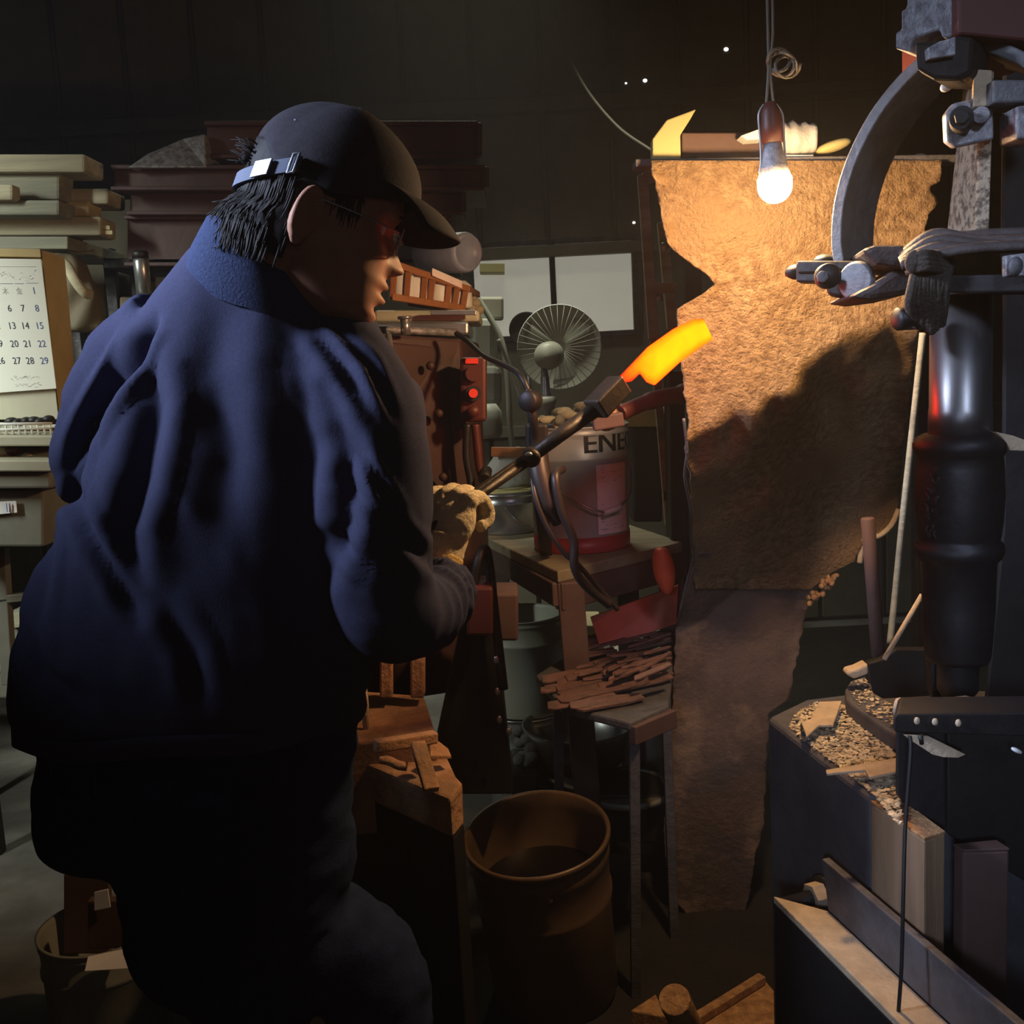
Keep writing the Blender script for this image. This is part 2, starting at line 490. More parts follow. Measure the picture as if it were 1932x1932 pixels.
struct(MB().box((0.1, 2.0, -0.05), (7.0, 8.0, 0.1)).build('floor', M['floor']))
struct(MB().prism([V(p) for p in ((-.62, 1.2, 0), (3.1, 1.2, 0), (3.1, 5.1, 0), (.75, 5.1, 0), (.2, 4.4, 0), (-.35, 3.4, 0), (-.55, 2.4, 0))], (0, 0, .006)).build('floor_shade_layer', M['floor_shade']))  # thin dark slab added to blacken the floor where shade falls
struct(MB().box((0.1, 2.0, 3.35), (7.0, 8.0, 0.1)).build('ceiling', M['ceiling']))
struct(MB().box((-3.2, 2.0, 1.65), (0.1, 8.0, 3.3)).build('wall_left', M['wall']))
struct(MB().box((3.2, 2.0, 1.65), (0.1, 8.0, 3.3)).build('wall_right', M['wall']))
struct(MB().box((0.1, -1.95, 1.65), (7.0, 0.1, 3.3)).build('wall_front', M['wall']))
wb = thing('wall_back', None, None, (0, YB, 0)); wb['kind'] = 'structure'
del_keys = [k for k in ('label', 'category') if k in wb.keys()]
for k in del_keys: del wb[k]
# back wall: backing sheet with holes, cladding sheets with raised seams
bk = MB(); bk.box((0, YB + .12, 1.65), (6.3, .06, 3.3)); bk.build('backing_sheet', M['wall'], wb)
xw = -3.1
while xw < 3.1:
    w_ = .335
    for (z0, z1) in ((1.98, 2.62), (2.70, 3.28)):
        sh = MB().box((xw + w_ / 2, YB + .045, (z0 + z1) / 2), (w_ - .022, .03, z1 - z0)); sh.build('wall_sheet', M['wall'], wb, bevel=.006, seg=1)
    sh = MB().box((xw + w_ / 2, YB + .05, .55), (w_ - .02, .03, 1.06)); sh.build('wall_sheet', M['wall'], wb, bevel=.006, seg=1)
    sb = MB().tube([V((xw, YB + .03, 1.98)), V((xw, YB + .03, 3.28))], .011, 8); sb.build('seam', M['wall'], wb)
    xw += w_
for z_ in (2.66, 1.96, 1.08):
    MB().box((0, YB + .0, z_), (6.3, .07, .055)).build('girt', M['wall'], wb, bevel=.004)
# wall band beside the windows
wx0, wx1 = P(890, 560, YB).x, P(1215, 560, YB).x
wz0, wz1 = P(1100, 632, YB).z, P(1100, 452, YB).z
MB().box(((-3.1 + wx0) / 2, YB + .05, 1.52), (wx0 + 3.1, .04, .88)).build('wall_band', M['wall'], wb)
MB().box(((3.1 + wx1) / 2, YB + .05, 1.52), (3.1 - wx1, .04, .88)).build('wall_band', M['wall'], wb)
MB().box(((wx0 + wx1) / 2, YB + .05, (1.08 + wz0) / 2), (wx1 - wx0, .04, wz0 - 1.08)).build('wall_band', M['wall'], wb)
for i, (a, b) in enumerate(((895, 1040), (1048, 1196))):
    win = thing('window_%d' % (i + 1), None, None, P((a + b) / 2, 632, YB - .0)); win['kind'] = 'structure'
    p0, p1 = P(a, 632, YB), P(b, 452, YB)
    x0, x1, z0, z1 = p0.x, p1.x, wz0, wz1
    MB().box(((x0 + x1) / 2, YB + .03, (z0 + z1) / 2), (x1 - x0 - .02, .006, z1 - z0 - .02)).build('pane', M['glass'], win)
    fr = MB()
    for xx in (x0, x1): fr.box((xx, YB + .02, (z0 + z1) / 2), (.028, .05, z1 - z0 + .028))
    for zz in (z0, z1): fr.box(((x0 + x1) / 2, YB + .02, zz), (x1 - x0, .05, .028))
    fr.build('window_frame', M['iron'], win, bevel=.003)
# roof timbers
for k, (y_, z_) in enumerate(((4.6, 3.2), (3.4, 3.22), (2.2, 3.22), (1.0, 3.22))):
    struct(MB().box((0, y_, z_), (6.3, .09, .14)).build('trim_%d' % (k + 1), M['ceiling'], bevel=.006))
# small light leaks in the cladding (holes to daylight)
for i, (px, py, r_) in enumerate(((1370, 93, .012), (1217, 152, .011), (1181, 157, .006), (1196, 420, .008))):
    g = MB().ell(P(px, py, YB + .028), r_, .004, r_ * .8, nu=10, nv=6).build('light_hole', M['screen'], wb)
# column
colm = MB(); colm.hexa([P(140, 1240, 3.6), P(262, 1240, 3.6), P(225, 200, 3.6), P(165, 200, 3.6)] + [v + V((0, .12, 0)) for v in (P(140, 1240, 3.6), P(262, 1240, 3.6), P(225, 200, 3.6), P(165, 200, 3.6))])
a_ = P(228, 600, 3.6)
cm = MB().box((a_.x, 3.7, 1.02), (.24, .12, 2.04)); struct(cm.build('trim_5', M['wall_warm'], bevel=.006))
# conduit on the wall, hanging cord
tag(MB().tube(crom([P(1040, 18, 4.9), P(1062, 80, 4.85), P(1105, 165, 4.7), P(1165, 238, 4.5), P(1228, 283, 4.3), P(1250, 300, 4.3)]), .006, 8)
    .build('power_cord', M['cord']), 'thin dark cord sagging from the roof down to the top of the rusty plate', 'cord')

# ================================================================== left shelf zone
PL = [  # px0, py0, px1, py1, Y, dY, mat, label
    (-120, 290, 160, 325, 2.95, .14, 'plank', 'pale squared board lying topmost on the timber stack'),
    (-120, 323, 112, 376, 2.98, .10, 'plank_b', 'dark grey board with a splintered end under the topmost board'),
    (-120, 347, 24, 378, 2.90, .05, 'plank', 'short pale board cut off at the far left of the timber stack'),
    (40, 355, 204, 385, 3.06, .14, 'plank', 'pale board with chamfered end reaching furthest right in the stack'),
    (-120, 377, 112, 406, 2.93, .11, 'plank_b', 'grey board with a knot hole near its end in the timber stack'),
    (110, 378, 168, 408, 3.05, .10, 'plank_c', 'stubby ochre offcut wedged in the middle of the timber stack'),
    (-120, 408, 190, 444, 3.02, .12, 'plank', 'pale board with two nail holes, lowest of the timber stack'),
]
for (x0, y0, x1, y1, Y, dY, mt, lb) in PL:
    o = prect(x0, y0, x1, y1, Y, dY).build('timber_board', M[mt], bevel=.008)
    tag(o, lb, 'board', 'boards in the timber stack')
for (x, y, r_) in ((190, 369, .005), (175, 416, .004), (178, 434, .004), (98, 388, .010)):
    pass
for k, (y, x) in enumerate(((430, 208), (439, 213))):
    o = MB().bar(P(150, y, 3.04), P(x, y, 3.04), .01, .011).build('wood_stick', M['plank_c'])
    tag(o, ('upper' if k == 0 else 'lower') + ' thin yellow stick poking out under the lowest stacked board', 'stick')
# cabinet carrying the stack, dark recess
o = prect(-160, 446, 128, 470, 3.0, .45).build('shelf_board', M['plank_b'], bevel=.004); tag(o, 'dark shelf board carrying the timber stack', 'shelf')
rk = thing('shelf_rack', 'dim steel rack behind the calendar board', 'rack', P(20, 1250, 3.3))
for (x, Y) in ((-150, 3.0), (128, 3.45), (-150, 3.45), (205, 3.45)):
    b = P(x, 470, Y); MB().box((b.x, Y, b.z / 2), (.035, .035, b.z)).build('post', M['iron'], rk, bevel=.002)
# torn grey bracket under the stack
o = MB().tube(crom([P(118, 448, 3.1), P(122, 470, 3.08), P(150, 478, 3.08), P(178, 474, 3.1)]), [.006, .012, .012, .008] and .009, 8, flat=.5).build('bent_strip', M['plank_b'])
tag(o, 'bent torn strip hanging under the timber stack', 'strip')
# calendar board
cb = thing('calendar_board', 'yellowed wooden panel holding a paper calendar at far left', 'board', P(60, 790, 2.55))
q = [P(-60, 792, 2.60), P(112, 792, 2.56), P(78, 472, 2.56), P(-60, 468, 2.60)]
MB().hexa(q + [v + V((.0, .02, 0)) for v in q]).build('panel', M['board'], cb, bevel=.002)
q2 = [P(112, 792, 2.555), P(128, 792, 2.60), P(100, 482, 2.60), P(78, 472, 2.555)]
MB().hexa(q2 + [v + V((0.004, .06, 0)) for v in q2]).build('edge_strip', M['board'], cb, bevel=.002)
MB().hexa([P(-60, 484, 2.55), P(78, 486, 2.55), P(76, 470, 2.55), P(-60, 468, 2.55)] + [P(-60, 484, 2.58), P(78, 486, 2.58), P(76, 470, 2.58), P(-60, 468, 2.58)]).build('top_strip', M['board'], cb, bevel=.002)
cal = thing('calendar', 'white paper month calendar with dark blue dates on the yellowed panel', 'calendar', P(40, 735, 2.53))
YC = 2.54
q = [P(-60, 745, YC), P(106, 733, YC), P(77, 489, YC), P(-60, 487, YC)]
MB().hexa(q + [v + V((0, .003, 0)) for v in q]).build('sheet', M['paper'], cal)
q = [P(-60, 792, 2.55), P(110, 790, 2.55), P(104, 735, 2.55), P(-60, 745, 2.55)]
MB().hexa(q + [v + V((0, .003, 0)) for v in q]).build('lower_panel', M['beige'], cb)


def ctext(t, px, py, h, mt, name='numeral', anchor='C', sx=1.0):
    """text centred on the picture point px,py on the calendar sheet"""
    k = h * mpp(YC)
    c = P(px, py, YC - .0005)
    ex = RT.copy(); ex.y = 0; ex = V((math.cos(R(-1)), 0, math.sin(R(-1))))
    ez = V((-.10, 0, 1)).normalized()
    b = font_mb(t, k * 1.38, lambda x, y: c + ex * x * .86 + ez * (y - k * .5), align='CENTER')
    return b.build(name, M[mt], cal)


rows = [(548, [None, None, 1]), (581, [6, 7, 8]), (614, [13, 14, 15]), (648, [20, 21, 22]), (680, [27, 28, 29])]
xs0 = [13, 38, 65]
for i, (y, nums) in enumerate(rows):
    for j, nmb in enumerate(nums):
        if nmb is None: continue
        ctext(str(nmb), xs0[j] + i * 4.6 + (0 if i else -1), y, 13, 'ink_blue' if j == 2 else 'ink')
for y, n_, x in ((614, '12', -9), (648, '19', -4), (680, '26', 4 - 4)):
    ctext(n_, x + 1, y, 13, 'ink')
for t, x in (('\u6728', 10), ('\u91d1', 36)): ctext(t, x, 549, 10, 'ink_grey')
for (x0, x1, y) in ((-10, 24, 535), (27, 45, 535), (49, 72, 534)):
    MB().bar(P(x0, y, YC - .0002), P(x1, y, YC - .0002), .0005, .0016, (0, 1, 0)).build('rule', M['ink_blue'], cal)
for (x0, x1, y) in ((-10, 68, 503),):
    MB().bar(P(x0, y, YC - .0002), P(x1, y, YC - .0002), .0005, .0012, (0, 1, 0)).build('rule', M['ink_grey'], cal)
rr = random.Random(3)
sc = MB()
for (xa, xb, ya, yb) in ((0, 26, 514, 526), (36, 66, 511, 530), (20, 74, 709, 715), (28, 78, 723, 730)):
    x = xa
    while x < xb:
        y = rr.uniform(ya, yb); sc.bar(P(x, y, YC - .0002), P(x + rr.uniform(1.5, 4), y + rr.uniform(-3, 3), YC - .0002), .0004, .0011, (0, 1, 0)); x += 2.2
o = sc.build('small_print', M['ink_grey'], cal); o['kind'] = 'stuff'
# wire basket + parts + drawers
bsk = thing('wire_basket', 'white wire basket tray on the beige cabinet under the calendar', 'basket', P(30, 830, 2.5))
MB().tube([P(-60, 801, 2.45), P(98, 799, 2.45)], .0035, 8).tube([P(-60, 812, 2.45), P(98, 808, 2.45)], .0025, 8).tube([P(-60, 800, 2.75), P(98, 798, 2.75)], .003, 8).build('rim', M['white'], bsk)
for k in range(13):
    x = -50 + k * 12
    MB().tube([P(x, 801, 2.45), P(x + 3, 818, 2.45), P(x + 2, 818, 2.75)], .0022, 6).build('wire', M['white'], bsk)
for k in range(6):
    c_ = P(22 + k * 14, 795 - (6 if k == 5 else 0) + rr.uniform(-3, 3), 2.5)
    o = MB().ell(c_, .017, .014, .010, rotz(k)).build('metal_lump', M['iron'], bevel=0)
    tag(o, 'small dark metal lump in the white wire basket', 'lump', 'dark lumps in the wire basket')
cab = thing('drawer_cabinet', 'grey green cabinet with a worktop and deep drawer, half hidden by the man', 'cabinet', P(20, 1030, 2.55))
prect(-160, 822, 100, 842, 2.42, .5).build('shelf', M['beige'], cab, bevel=.004)
prect(-160, 872, 96, 922, 2.40, .5).build('worktop', M['greyunit'], cab, bevel=.006)
prect(-160, 868, 98, 890, 2.38, .5).build('worktop_edge', M['beige'], cab, bevel=.004)
prect(-160, 922, 82, 1032, 2.44, .45).build('drawer', M['greyunit'], cab, bevel=.006)
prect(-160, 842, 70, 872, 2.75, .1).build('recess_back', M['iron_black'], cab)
lb_ = [P(-30, 973, 2.43), P(32, 967, 2.43), P(30, 945, 2.43), P(-30, 948, 2.43)]
o = MB().hexa(lb_ + [v + V((0, .002, 0)) for v in lb_]); dl = o.build('drawer_label', M['label'], cab)
MB().bar(P(12, 949, 2.426), P(14, 966, 2.426), .0006, .003, (0, 1, 0)).bar(P(18, 949, 2.426), P(18, 966, 2.426), .0006, .003, (0, 1, 0)).build('printed_mark', M['ink_blue'], cab)
for x, y0, y1 in ((2, 1050, 1290), (-90, 1050, 1290)):
    MB().bar(P(x, 1032, 2.6), P(x + 16, y1, 2.6), .03, .03, (0, 1, 0)).build('leg', M['greyunit'], cab, bevel=.002)
MB().bar(P(-100, 1140, 2.6), P(60, 1124, 2.6), .02, .03, (0, 1, 0)).build('brace', M['greyunit'], cab, bevel=.002)
for k, (x, y, r_) in enumerate(((4, 855, .022), (24, 850, .018), (50, 862, .014))):
    tag(MB().ell(P(x, y, 2.5), r_, r_, r_ * .7).build('bundle', M[('rag', 'darkred', 'rag')[k]]), ('pale crumpled rag', 'small dark red object', 'tiny cream scrap')[k] + ' on the cabinet worktop under the wire basket', ('rag', 'clutter', 'rag')[k])
bx = thing('storage_box', 'pale beige box standing on the floor behind the man', 'box', P(0, 1320, 2.95))
prect(-140, 1262, 110, 1318, 3.95, .4).build('body', M['beige'], bx, bevel=.01)
prect(-145, 1256, 112, 1268, 3.93, .42).build('lid', M['white'], bx, bevel=.006)
dc = thing('lower_shelf_bin', 'brown grey bin under the drawer at far left', 'bin', P(30, 1290, 3.2))
prect(22, 1150, 120, 1262, 3.3, .25).build('body', M['plank_b'], dc, bevel=.01)
MB().cyl(P(30, 1170, 3.28), P(30, 1170, 3.32), .025, 12).build('knob', M['plank'], dc)
# hanging cloth on the column
cl = MB(); rs = []
for t in range(14):
    f_ = t / 13
    y = 478 + f_ * 150; w_ = 22 + 26 * math.sin(f_ * 2.6) + 8 * noise.noise(V((f_ * 4, 0, 0)))
    cx = 118 + 38 * f_ ** .7
    rs.append([P(cx + w_ * math.cos(a), y, 3.0) + V((0, .05 * math.sin(a) + .01 * math.sin(5 * a + t), 0)) for a in [k * 2 * math.pi / 20 for k in range(20)]])
tag(cl.rings(rs).build('hanging_garment', M['wall_warm'], sub=1), 'grey brown work garment hanging beside the calendar board', 'garment')
tag(MB().tube(crom([P(104, 488, 2.9), P(125, 500, 2.88), P(142, 530, 2.87), P(160, 552, 2.88), P(172, 556, 2.9)]), [.014] * 33, 10, flat=.55).build('leather_strap', M['plank']),
    'pale folded strap lying over the hanging garment', 'strap')
o = thing('metal_flask', 'shiny metal tube standing behind the man\'s left shoulder', 'flask', P(272, 560, 3.0))
MB().lathe([(.010, 0), (.021, .002), (.022, .09), (.019, .1), (.0, .1)], P(272, 555, 3.0), n=24).build('body', M['galv'], o)
MB().lathe([(.014, .0), (.0225, .0), (.0225, .016), (.018, .02), (0, .02)], P(272, 555, 3.0) + V((0, 0, .1)), n=24).build('cap', M['iron'], o)
tag(prect(225, 560, 330, 700, 3.02, .25).build('post_shelf', M['wall_warm'], bevel=.006), 'brown shelf box carrying the shiny tube behind the man', 'shelf')

# ================================================================== red steel channels on high rack
def channel(name, pts8, lb, t=.014):
    e = thing(name, lb, 'beam', pts8[0], 'red steel beams on the high rack')
    b = MB().hexa(pts8); b.build('web', M['redsteel'], e, bevel=.006)
    return e


def redbeam(x0, y0, x1, y1, Y, dY, lb, slant=0, flange=True, endcap=True):
    q = [P(x0, y1 + slant * .2, Y), P(x1, y1, Y), P(x1, y0, Y), P(x0, y0 + slant, Y)]
    e = thing('steel_channel', lb, 'beam', q[0], 'red steel channels on the high rack')
    MB().hexa(q + [v + V((0, dY, 0)) for v in q]).build('web', M['redsteel'], e, bevel=.004)
    if flange:
        a, b, c, d = q
        MB().bar(d + V((0, -.01, 0)), c + V((0, -.01, 0)), .035, .012, (0, 0, 1)).build('flange', M['redsteel'], e, bevel=.003)
        MB().bar(a + V((0, -.01, 0)), b + V((0, -.01, 0)), .035, .012, (0, 0, 1)).build('flange', M['redsteel'], e, bevel=.003)
    if endcap:
        MB().bar(b + V((.004, -.012, 0)), c + V((.004, -.012, 0)), .016, .04, (0, 1, 0)).build('end_plate', M['redsteel'], e, bevel=.004)
    return e


redbeam(390, 236, 902, 298, 3.10, .30, 'red painted steel channel lying topmost on the high rack')
redbeam(215, 318, 915, 358, 3.05, .34, 'long red steel channel second from the top of the rack')
redbeam(245, 362, 872, 404, 3.12, .30, 'shorter red steel channel third from the top of the rack', endcap=True)
redbeam(240, 412, 852, 500, 3.15, .28, 'deep dark red steel channel at the bottom of the rack', endcap=False)
pl = [P(240, 316, 3.0), P(390, 316, 3.02), P(386, 252, 3.06), P(345, 262, 3.08), P(278, 290, 3.04)]
tag(MB().prism(pl, (0, .25, 0)).build('grey_wedge_cover', M['bracket'], bevel=.004), 'grey metal cover with a slanted end on the red channels', 'cover')
rkk = thing('high_rack', 'dark steel rack uprights carrying the red channels', 'rack', P(500, 700, 3.3))
for x in (262, 840):
    b = P(x, 506, 3.5); MB().box((b.x, 3.5, b.z / 2), (.05, .05, b.z)).build('upright', M['iron'], rkk, bevel=.003)
b0, b1 = P(230, 506, 3.3), P(868, 506, 3.3)
MB().bar(b0, b1, .3, .03).build('bearer', M['iron'], rkk, bevel=.003)

# ================================================================== furnace enclosure (dark red) and crate on it
fz = thing('furnace_cabinet', 'tall dark red steel enclosure behind the man with worn doors', 'cabinet', P(790, 1300, 2.35))
q = [P(640, 1340, 2.22), P(905, 1300, 2.40), P(872, 640, 2.40), P(640, 624, 2.22)]
bk_ = [v + V((.03, .38, 0)) for v in q]
MB().hexa(q + bk_).build('body', M['furnace'], fz, bevel=.008)
q = [P(648, 960, 2.205), P(866, 952, 2.375), P(838, 655, 2.375), P(655, 640, 2.205)]
MB().hexa(q + [v + V((0, .015, 0)) for v in q]).build('door', M['furnace'], fz, bevel=.004)
for (x, y) in ((828, 780), (756, 800), (700, 700), (812, 690), (836, 900), (720, 900)):
    MB().ell(P(x, y, 2.31 if x > 760 else 2.25), .010, .008, .010, nu=12, nv=8).build('rivet', M['furnace'], fz)
MB().tube([P(640, 618, 2.3), P(862, 628, 2.42)], .009, 8).build('top_rail', M['bracket'], fz)
hk = MB().tube(crom([P(733, 630, 2.27), P(736, 660, 2.25), P(726, 668, 2.25), P(722, 690, 2.25)]), .008, 8, flat=.6); hk.build('latch_hook', M['galv'], fz)
MB().cyl(P(764, 600, 2.28), P(766, 632, 2.28), .011, 14).lathe([(.0, 0), (.016, 0), (.016, .006), (0, .006)], P(764, 602, 2.28)).build('wing_bolt', M['galv'], fz)
tag(prect(660, 606, 884, 632, 2.48, .35).build('sheet_cover', M['galv'], bevel=.006), 'grey galvanised sheet lid edge on the red enclosure', 'lid')
tag(prect(705, 585, 905, 607, 2.50, .32).build('grey_tray', M['beige'], bevel=.008), 'pale tray under the amber crate', 'tray')
tag(prect(812, 585, 898, 594, 2.44, .02).build('steel_ruler', M['galv'], bevel=.001), 'short shiny steel rule on the pale tray', 'ruler')
# amber crate with white bottles
cr = thing('slatted_crate', 'amber brown slatted crate full of white bottles', 'crate', P(810, 585, 2.5))
ca, cb_, cc, cd_ = P(738, 560, 2.45), P(876, 582, 2.58), P(882, 545, 2.58), P(742, 498, 2.45)
bo = V((.02, .22, 0))
MB().bar(cd_, cc, .012, .016).bar(cd_ + bo, cc + bo, .012, .016).bar(cc, cc + bo, .012, .016).bar(cd_, cd_ + bo, .012, .016).build('top_rim', M['amber'], cr, bevel=.002)
MB().bar(ca, cb_, .012, .016).bar(ca + bo, cb_ + bo, .012, .016).build('bottom_rim', M['amber'], cr, bevel=.002)
for t in (0.02, .2, .42, .52, .75, .86, .98):
    MB().bar(ca.lerp(cb_, t), cd_.lerp(cc, t), .014, .008, (0, 1, 0)).build('slat', M['amber'], cr, bevel=.001)
for k, t in enumerate((.12, .32, .63, .92)):
    c_ = ca.lerp(cb_, t) + V((0, .045, .0)); h_ = .055
    bt = thing('white_bottle', ('white bottle at the near end of the amber crate', 'second white bottle in the amber crate', 'large white bottle with a worn label in the crate', 'white bottle at the far end of the amber crate')[k], 'bottle', c_, 'white bottles in the amber crate')
    MB().lathe([(.0, 0), (.03, 0), (.033, .005), (.033, h_), (.02, h_ + .012), (0, h_ + .012)], c_, n=20).build('body', M['white'], bt)
    if k == 2:
        MB().tube([c_ + V((-.012, -.034, .012 + .008 * j)) for j in range(4)] , .0015, 6).build('label_print', M['ink_grey'], bt)
sg = [P(815, 505, 2.5), P(872, 530, 2.56), P(872, 545, 2.56), P(815, 520, 2.5)]
tag(MB().hexa(sg[:4] + [v + V((0, .1, 0)) for v in sg]).build('folded_carton', M['pinklabel'], bevel=.002), 'flat pinkish carton lying on the amber crate', 'carton')
# big blue-white roll
rl = thing('wrapped_roll', 'pale blue plastic bottle lying on the crate with its round end facing out', 'bottle', P(860, 500, 2.9))
ax_ = V((.62, -.72, -.08)).normalized(); c_ = P(884, 476, 2.72)
MB().lathe([(.0, -.19), (.045, -.188), (.052, -.17), (.052, -.012), (.046, 0), (.040, .0), (.038, -.006), (0, -.006)], c_, ax_, n=28).build('body', mat('pale_blue_plastic', (.36, .42, .62), .4, col2=(.28, .33, .5), scale=20), rl)
tag(prect(905, 497, 952, 514, 5.06, .14).build('ochre_block', M['ochrewood'], bevel=.003), 'small ochre block standing under the window beside the pale roll', 'block')
for k, (x, y) in enumerate(((888, 560), (898, 572), (903, 585), (890, 580))):
    tag(MB().ell(P(x, y, 2.75), .017, .014, .014, rotz(k * 1.1), nu=8, nv=5).build('rag_tuft', M['rag']), 'cream rag tuft heaped at the crate\'s far end', 'rag', 'cream rag tufts by the crate')
# ================================================================== switch box, levers
sw = thing('switch_box', 'dark red pendant switch box with a lit red button', 'switch', P(892, 800, 2.28))
prect(868, 674, 918, 796, 2.28, .06).build('housing', M['darkred'], sw, bevel=.008)
MB().cyl(P(893, 742, 2.285), P(893, 742, 2.262), .017, 20).build('button_collar', M['black'], sw)
MB().cyl(P(893, 742, 2.27), P(893, 742, 2.252), .010, 20).build('button', M['redbtn'], sw)
MB().cyl(P(893, 705, 2.285), P(893, 705, 2.262), .017, 20).build('button', M['darkred'], sw)
prect(878, 676, 902, 686, 2.275, .01).build('name_plate', M['redbtn'], sw)
MB().lathe([(.0, 0), (.012, .002), (.014, .018), (0, .018)], P(893, 776, 2.27), (0, -1, 0), n=16).build('knob', M['darkred'], sw)
lv = thing('lever_linkage', 'dark red and black lever rods beside the red enclosure', 'lever', P(900, 920, 2.3))
MB().tube(crom([P(897, 800, 2.3), P(902, 850, 2.3), P(906, 885, 2.3), P(915, 905, 2.3)]), .010, 10).build('rod', M['darkred'], lv)
MB().tube(crom([P(882, 800, 2.3), P(880, 860, 2.3), P(889, 915, 2.3), P(884, 945, 2.28)]), .009, 10).build('rod', M['iron'], lv)
MB().cyl(P(917, 888, 2.3), P(914, 905, 2.27), .014, 14).build('knob', M['iron_black'], lv)
# black cable from switch to gauge
tag(MB().tube(crom([P(860, 628, 2.3), P(884, 645, 2.28), P(915, 672, 2.2), P(950, 688, 2.1), P(980, 706, 2.0), P(998, 740, 1.98)]), [.006] * 40 + [.010], 10).build('black_cable', M['black']),
    'black cable arching from the red enclosure to the round gauge head', 'cable')

# ================================================================== vacuum / dust collector
vc = thing('dust_collector', 'grey green machine column with hoses under the window', 'machine', P(925, 830, 4.1))
prect(884, 600, 938, 760, 4.2, .25).build('upper_tank', M['vac'], vc, bevel=.03)
prect(876, 690, 946, 768, 4.1, .3).build('tank_skirt', M['greyunit'], vc, bevel=.03)
MB().lathe([(.0, 0), (.06, 0), (.07, .02), (.07, .1), (.05, .13), (0, .13)], P(915, 826, 4.0), n=24).build('base_pot', M['vac'], vc)
MB().tube(crom([P(900, 560, 4.15), P(945, 640, 4.12), P(958, 720, 4.1), P(962, 800, 4.1), P(968, 850, 4.1)]), .012, 8).build('hose', M['vac'], vc)
MB().tube(crom([P(940, 640, 4.0), P(965, 700, 4.0), P(985, 760, 4.0)]), .008, 8).build('hose', M['greyunit'], vc)
tag(prect(880, 560, 950, 602, 4.3, .15).build('beige_case', M['beige'], bevel=.01), 'beige case standing on the grey machine by the window', 'case')

# ================================================================== fan
fn = thing('electric_fan', 'grey green round fan on a stand beneath the window', 'fan', P(1030, 790, 4.5))
fc = P(1055, 655, 4.45); fr_ = .182
ax = V((.10, 1, .05)).normalized()
MB().lathe([(fr_ * .985, .0), (fr_, .004), (fr_, .018), (fr_ * .985, .022), (fr_ * .97, .012)], fc, ax, n=48, cap=False).build('guard_rim', M['white'], fn)
gm = MB().lathe([(.0, .05), (fr_ * .5, .045), (fr_ * .98, .012)], fc, ax, n=48, cap=False)
gm.build('rear_guard', M['fan'], fn)
xx = ax.cross(V((0, 0, 1))).normalized(); yy = xx.cross(ax)
for k in range(36):
    a = k * 2 * math.pi / 36
    d = xx * math.cos(a) + yy * math.sin(a)
    MB().tube([fc + d * .03 - ax * .04, fc + d * fr_ * .6 - ax * .035, fc + d * fr_], .0014, 5).build('guard_wire', M['fan'], fn)
for k in range(3):
    a = k * 2 * math.pi / 3 + .3; g = []
    for i in range(6):
        rr_ = .03 + i * .026
        g.append([fc + ax * (.01 + .02 * (w_ / 4)) + (xx * math.cos(a + w_ * .2) + yy * math.sin(a + w_ * .2)) * rr_ for w_ in range(5)])
    MB().grid(g).build('blade', M['vac'], fn, solid=.003)
mc = P(1032, 672, 4.28)
MB().lathe([(.0, -.02), (.045, -.015), (.058, .02), (.058, .10), (.04, .15), (0, .16)], mc, V((.2, 1, .05)), n=28).build('motor_housing', M['fan'], fn)
MB().lathe([(.03, .0), (.022, .03), (.018, .10), (.012, .14)], P(1030, 758, 4.3), n=16).build('neck', M['galv'], fn)
fz_ = P(1032, 775, 4.3).z
MB().lathe([(.0, -fz_), (.14, -fz_), (.14, -fz_ + .02), (.02, -fz_ + .04), (.018, 0), (.03, .005), (.045, .05), (.03, .06), (0, .06)], P(1032, 775, 4.3), n=28).build('stand', M['fan'], fn)
# second, darker fan seen behind
f2 = thing('small_dark_fan', 'small dark fan guard leaning behind the round fan', 'fan', P(990, 650, 4.6))
c2 = P(993, 622, 4.7)
MB().lathe([(.075, 0), (.08, .01), (.075, .02)], c2, ax, n=32, cap=False).lathe([(.0, .03), (.075, .012)], c2, ax, n=32, cap=False).build('guard', M['iron'], f2)
MB().tube([c2 + V((0, .05, 0)), V((P(1000, 800, 4.7).x, 4.7, 0))], .012, 8).build('stand', M['iron'], f2)
# ================================================================== work table with pails
TZ = P(1100, 1035, 2.75).z
tb = thing('work_bench', 'low brown timber bench with a dirty pale top carrying the oil pail', 'bench', (P(1100, 1040, 2.8).x, 2.8, 0))
tp = [PZ(905, 1008, TZ), PZ(1052, 1078, TZ), PZ(1288, 1022, TZ), PZ(1190, 990, TZ), PZ(960, 975, TZ)]
MB().prism([v - V((0, 0, .03)) for v in tp], (0, 0, .03)).build('bench_top', M['benchwood'], tb, bevel=.004)
fl, frt = tp[1], tp[2]
MB().bar(fl + V((.0, .01, -.065)), frt + V((0, .01, -.065)), .03, .07).build('apron_rail', M['benchleg'], tb, bevel=.004)
MB().bar(tp[0] + V((.02, .0, -.06)), fl + V((0, .01, -.06)), .03, .06).build('apron_rail', M['benchleg'], tb, bevel=.004)
for a, lean in ((fl + V((.03, .03, -.03)), .03), (frt + V((-.03, .02, -.03)), -.01), (tp[0] + V((.05, .05, -.03)), 0), (tp[3] + V((-.02, -.02, -.03)), 0)):
    MB().bar(a, V((a.x + lean, a.y, 0)), .065, .05, (0, 1, 0)).build('leg', M['benchleg'], tb, bevel=.004)


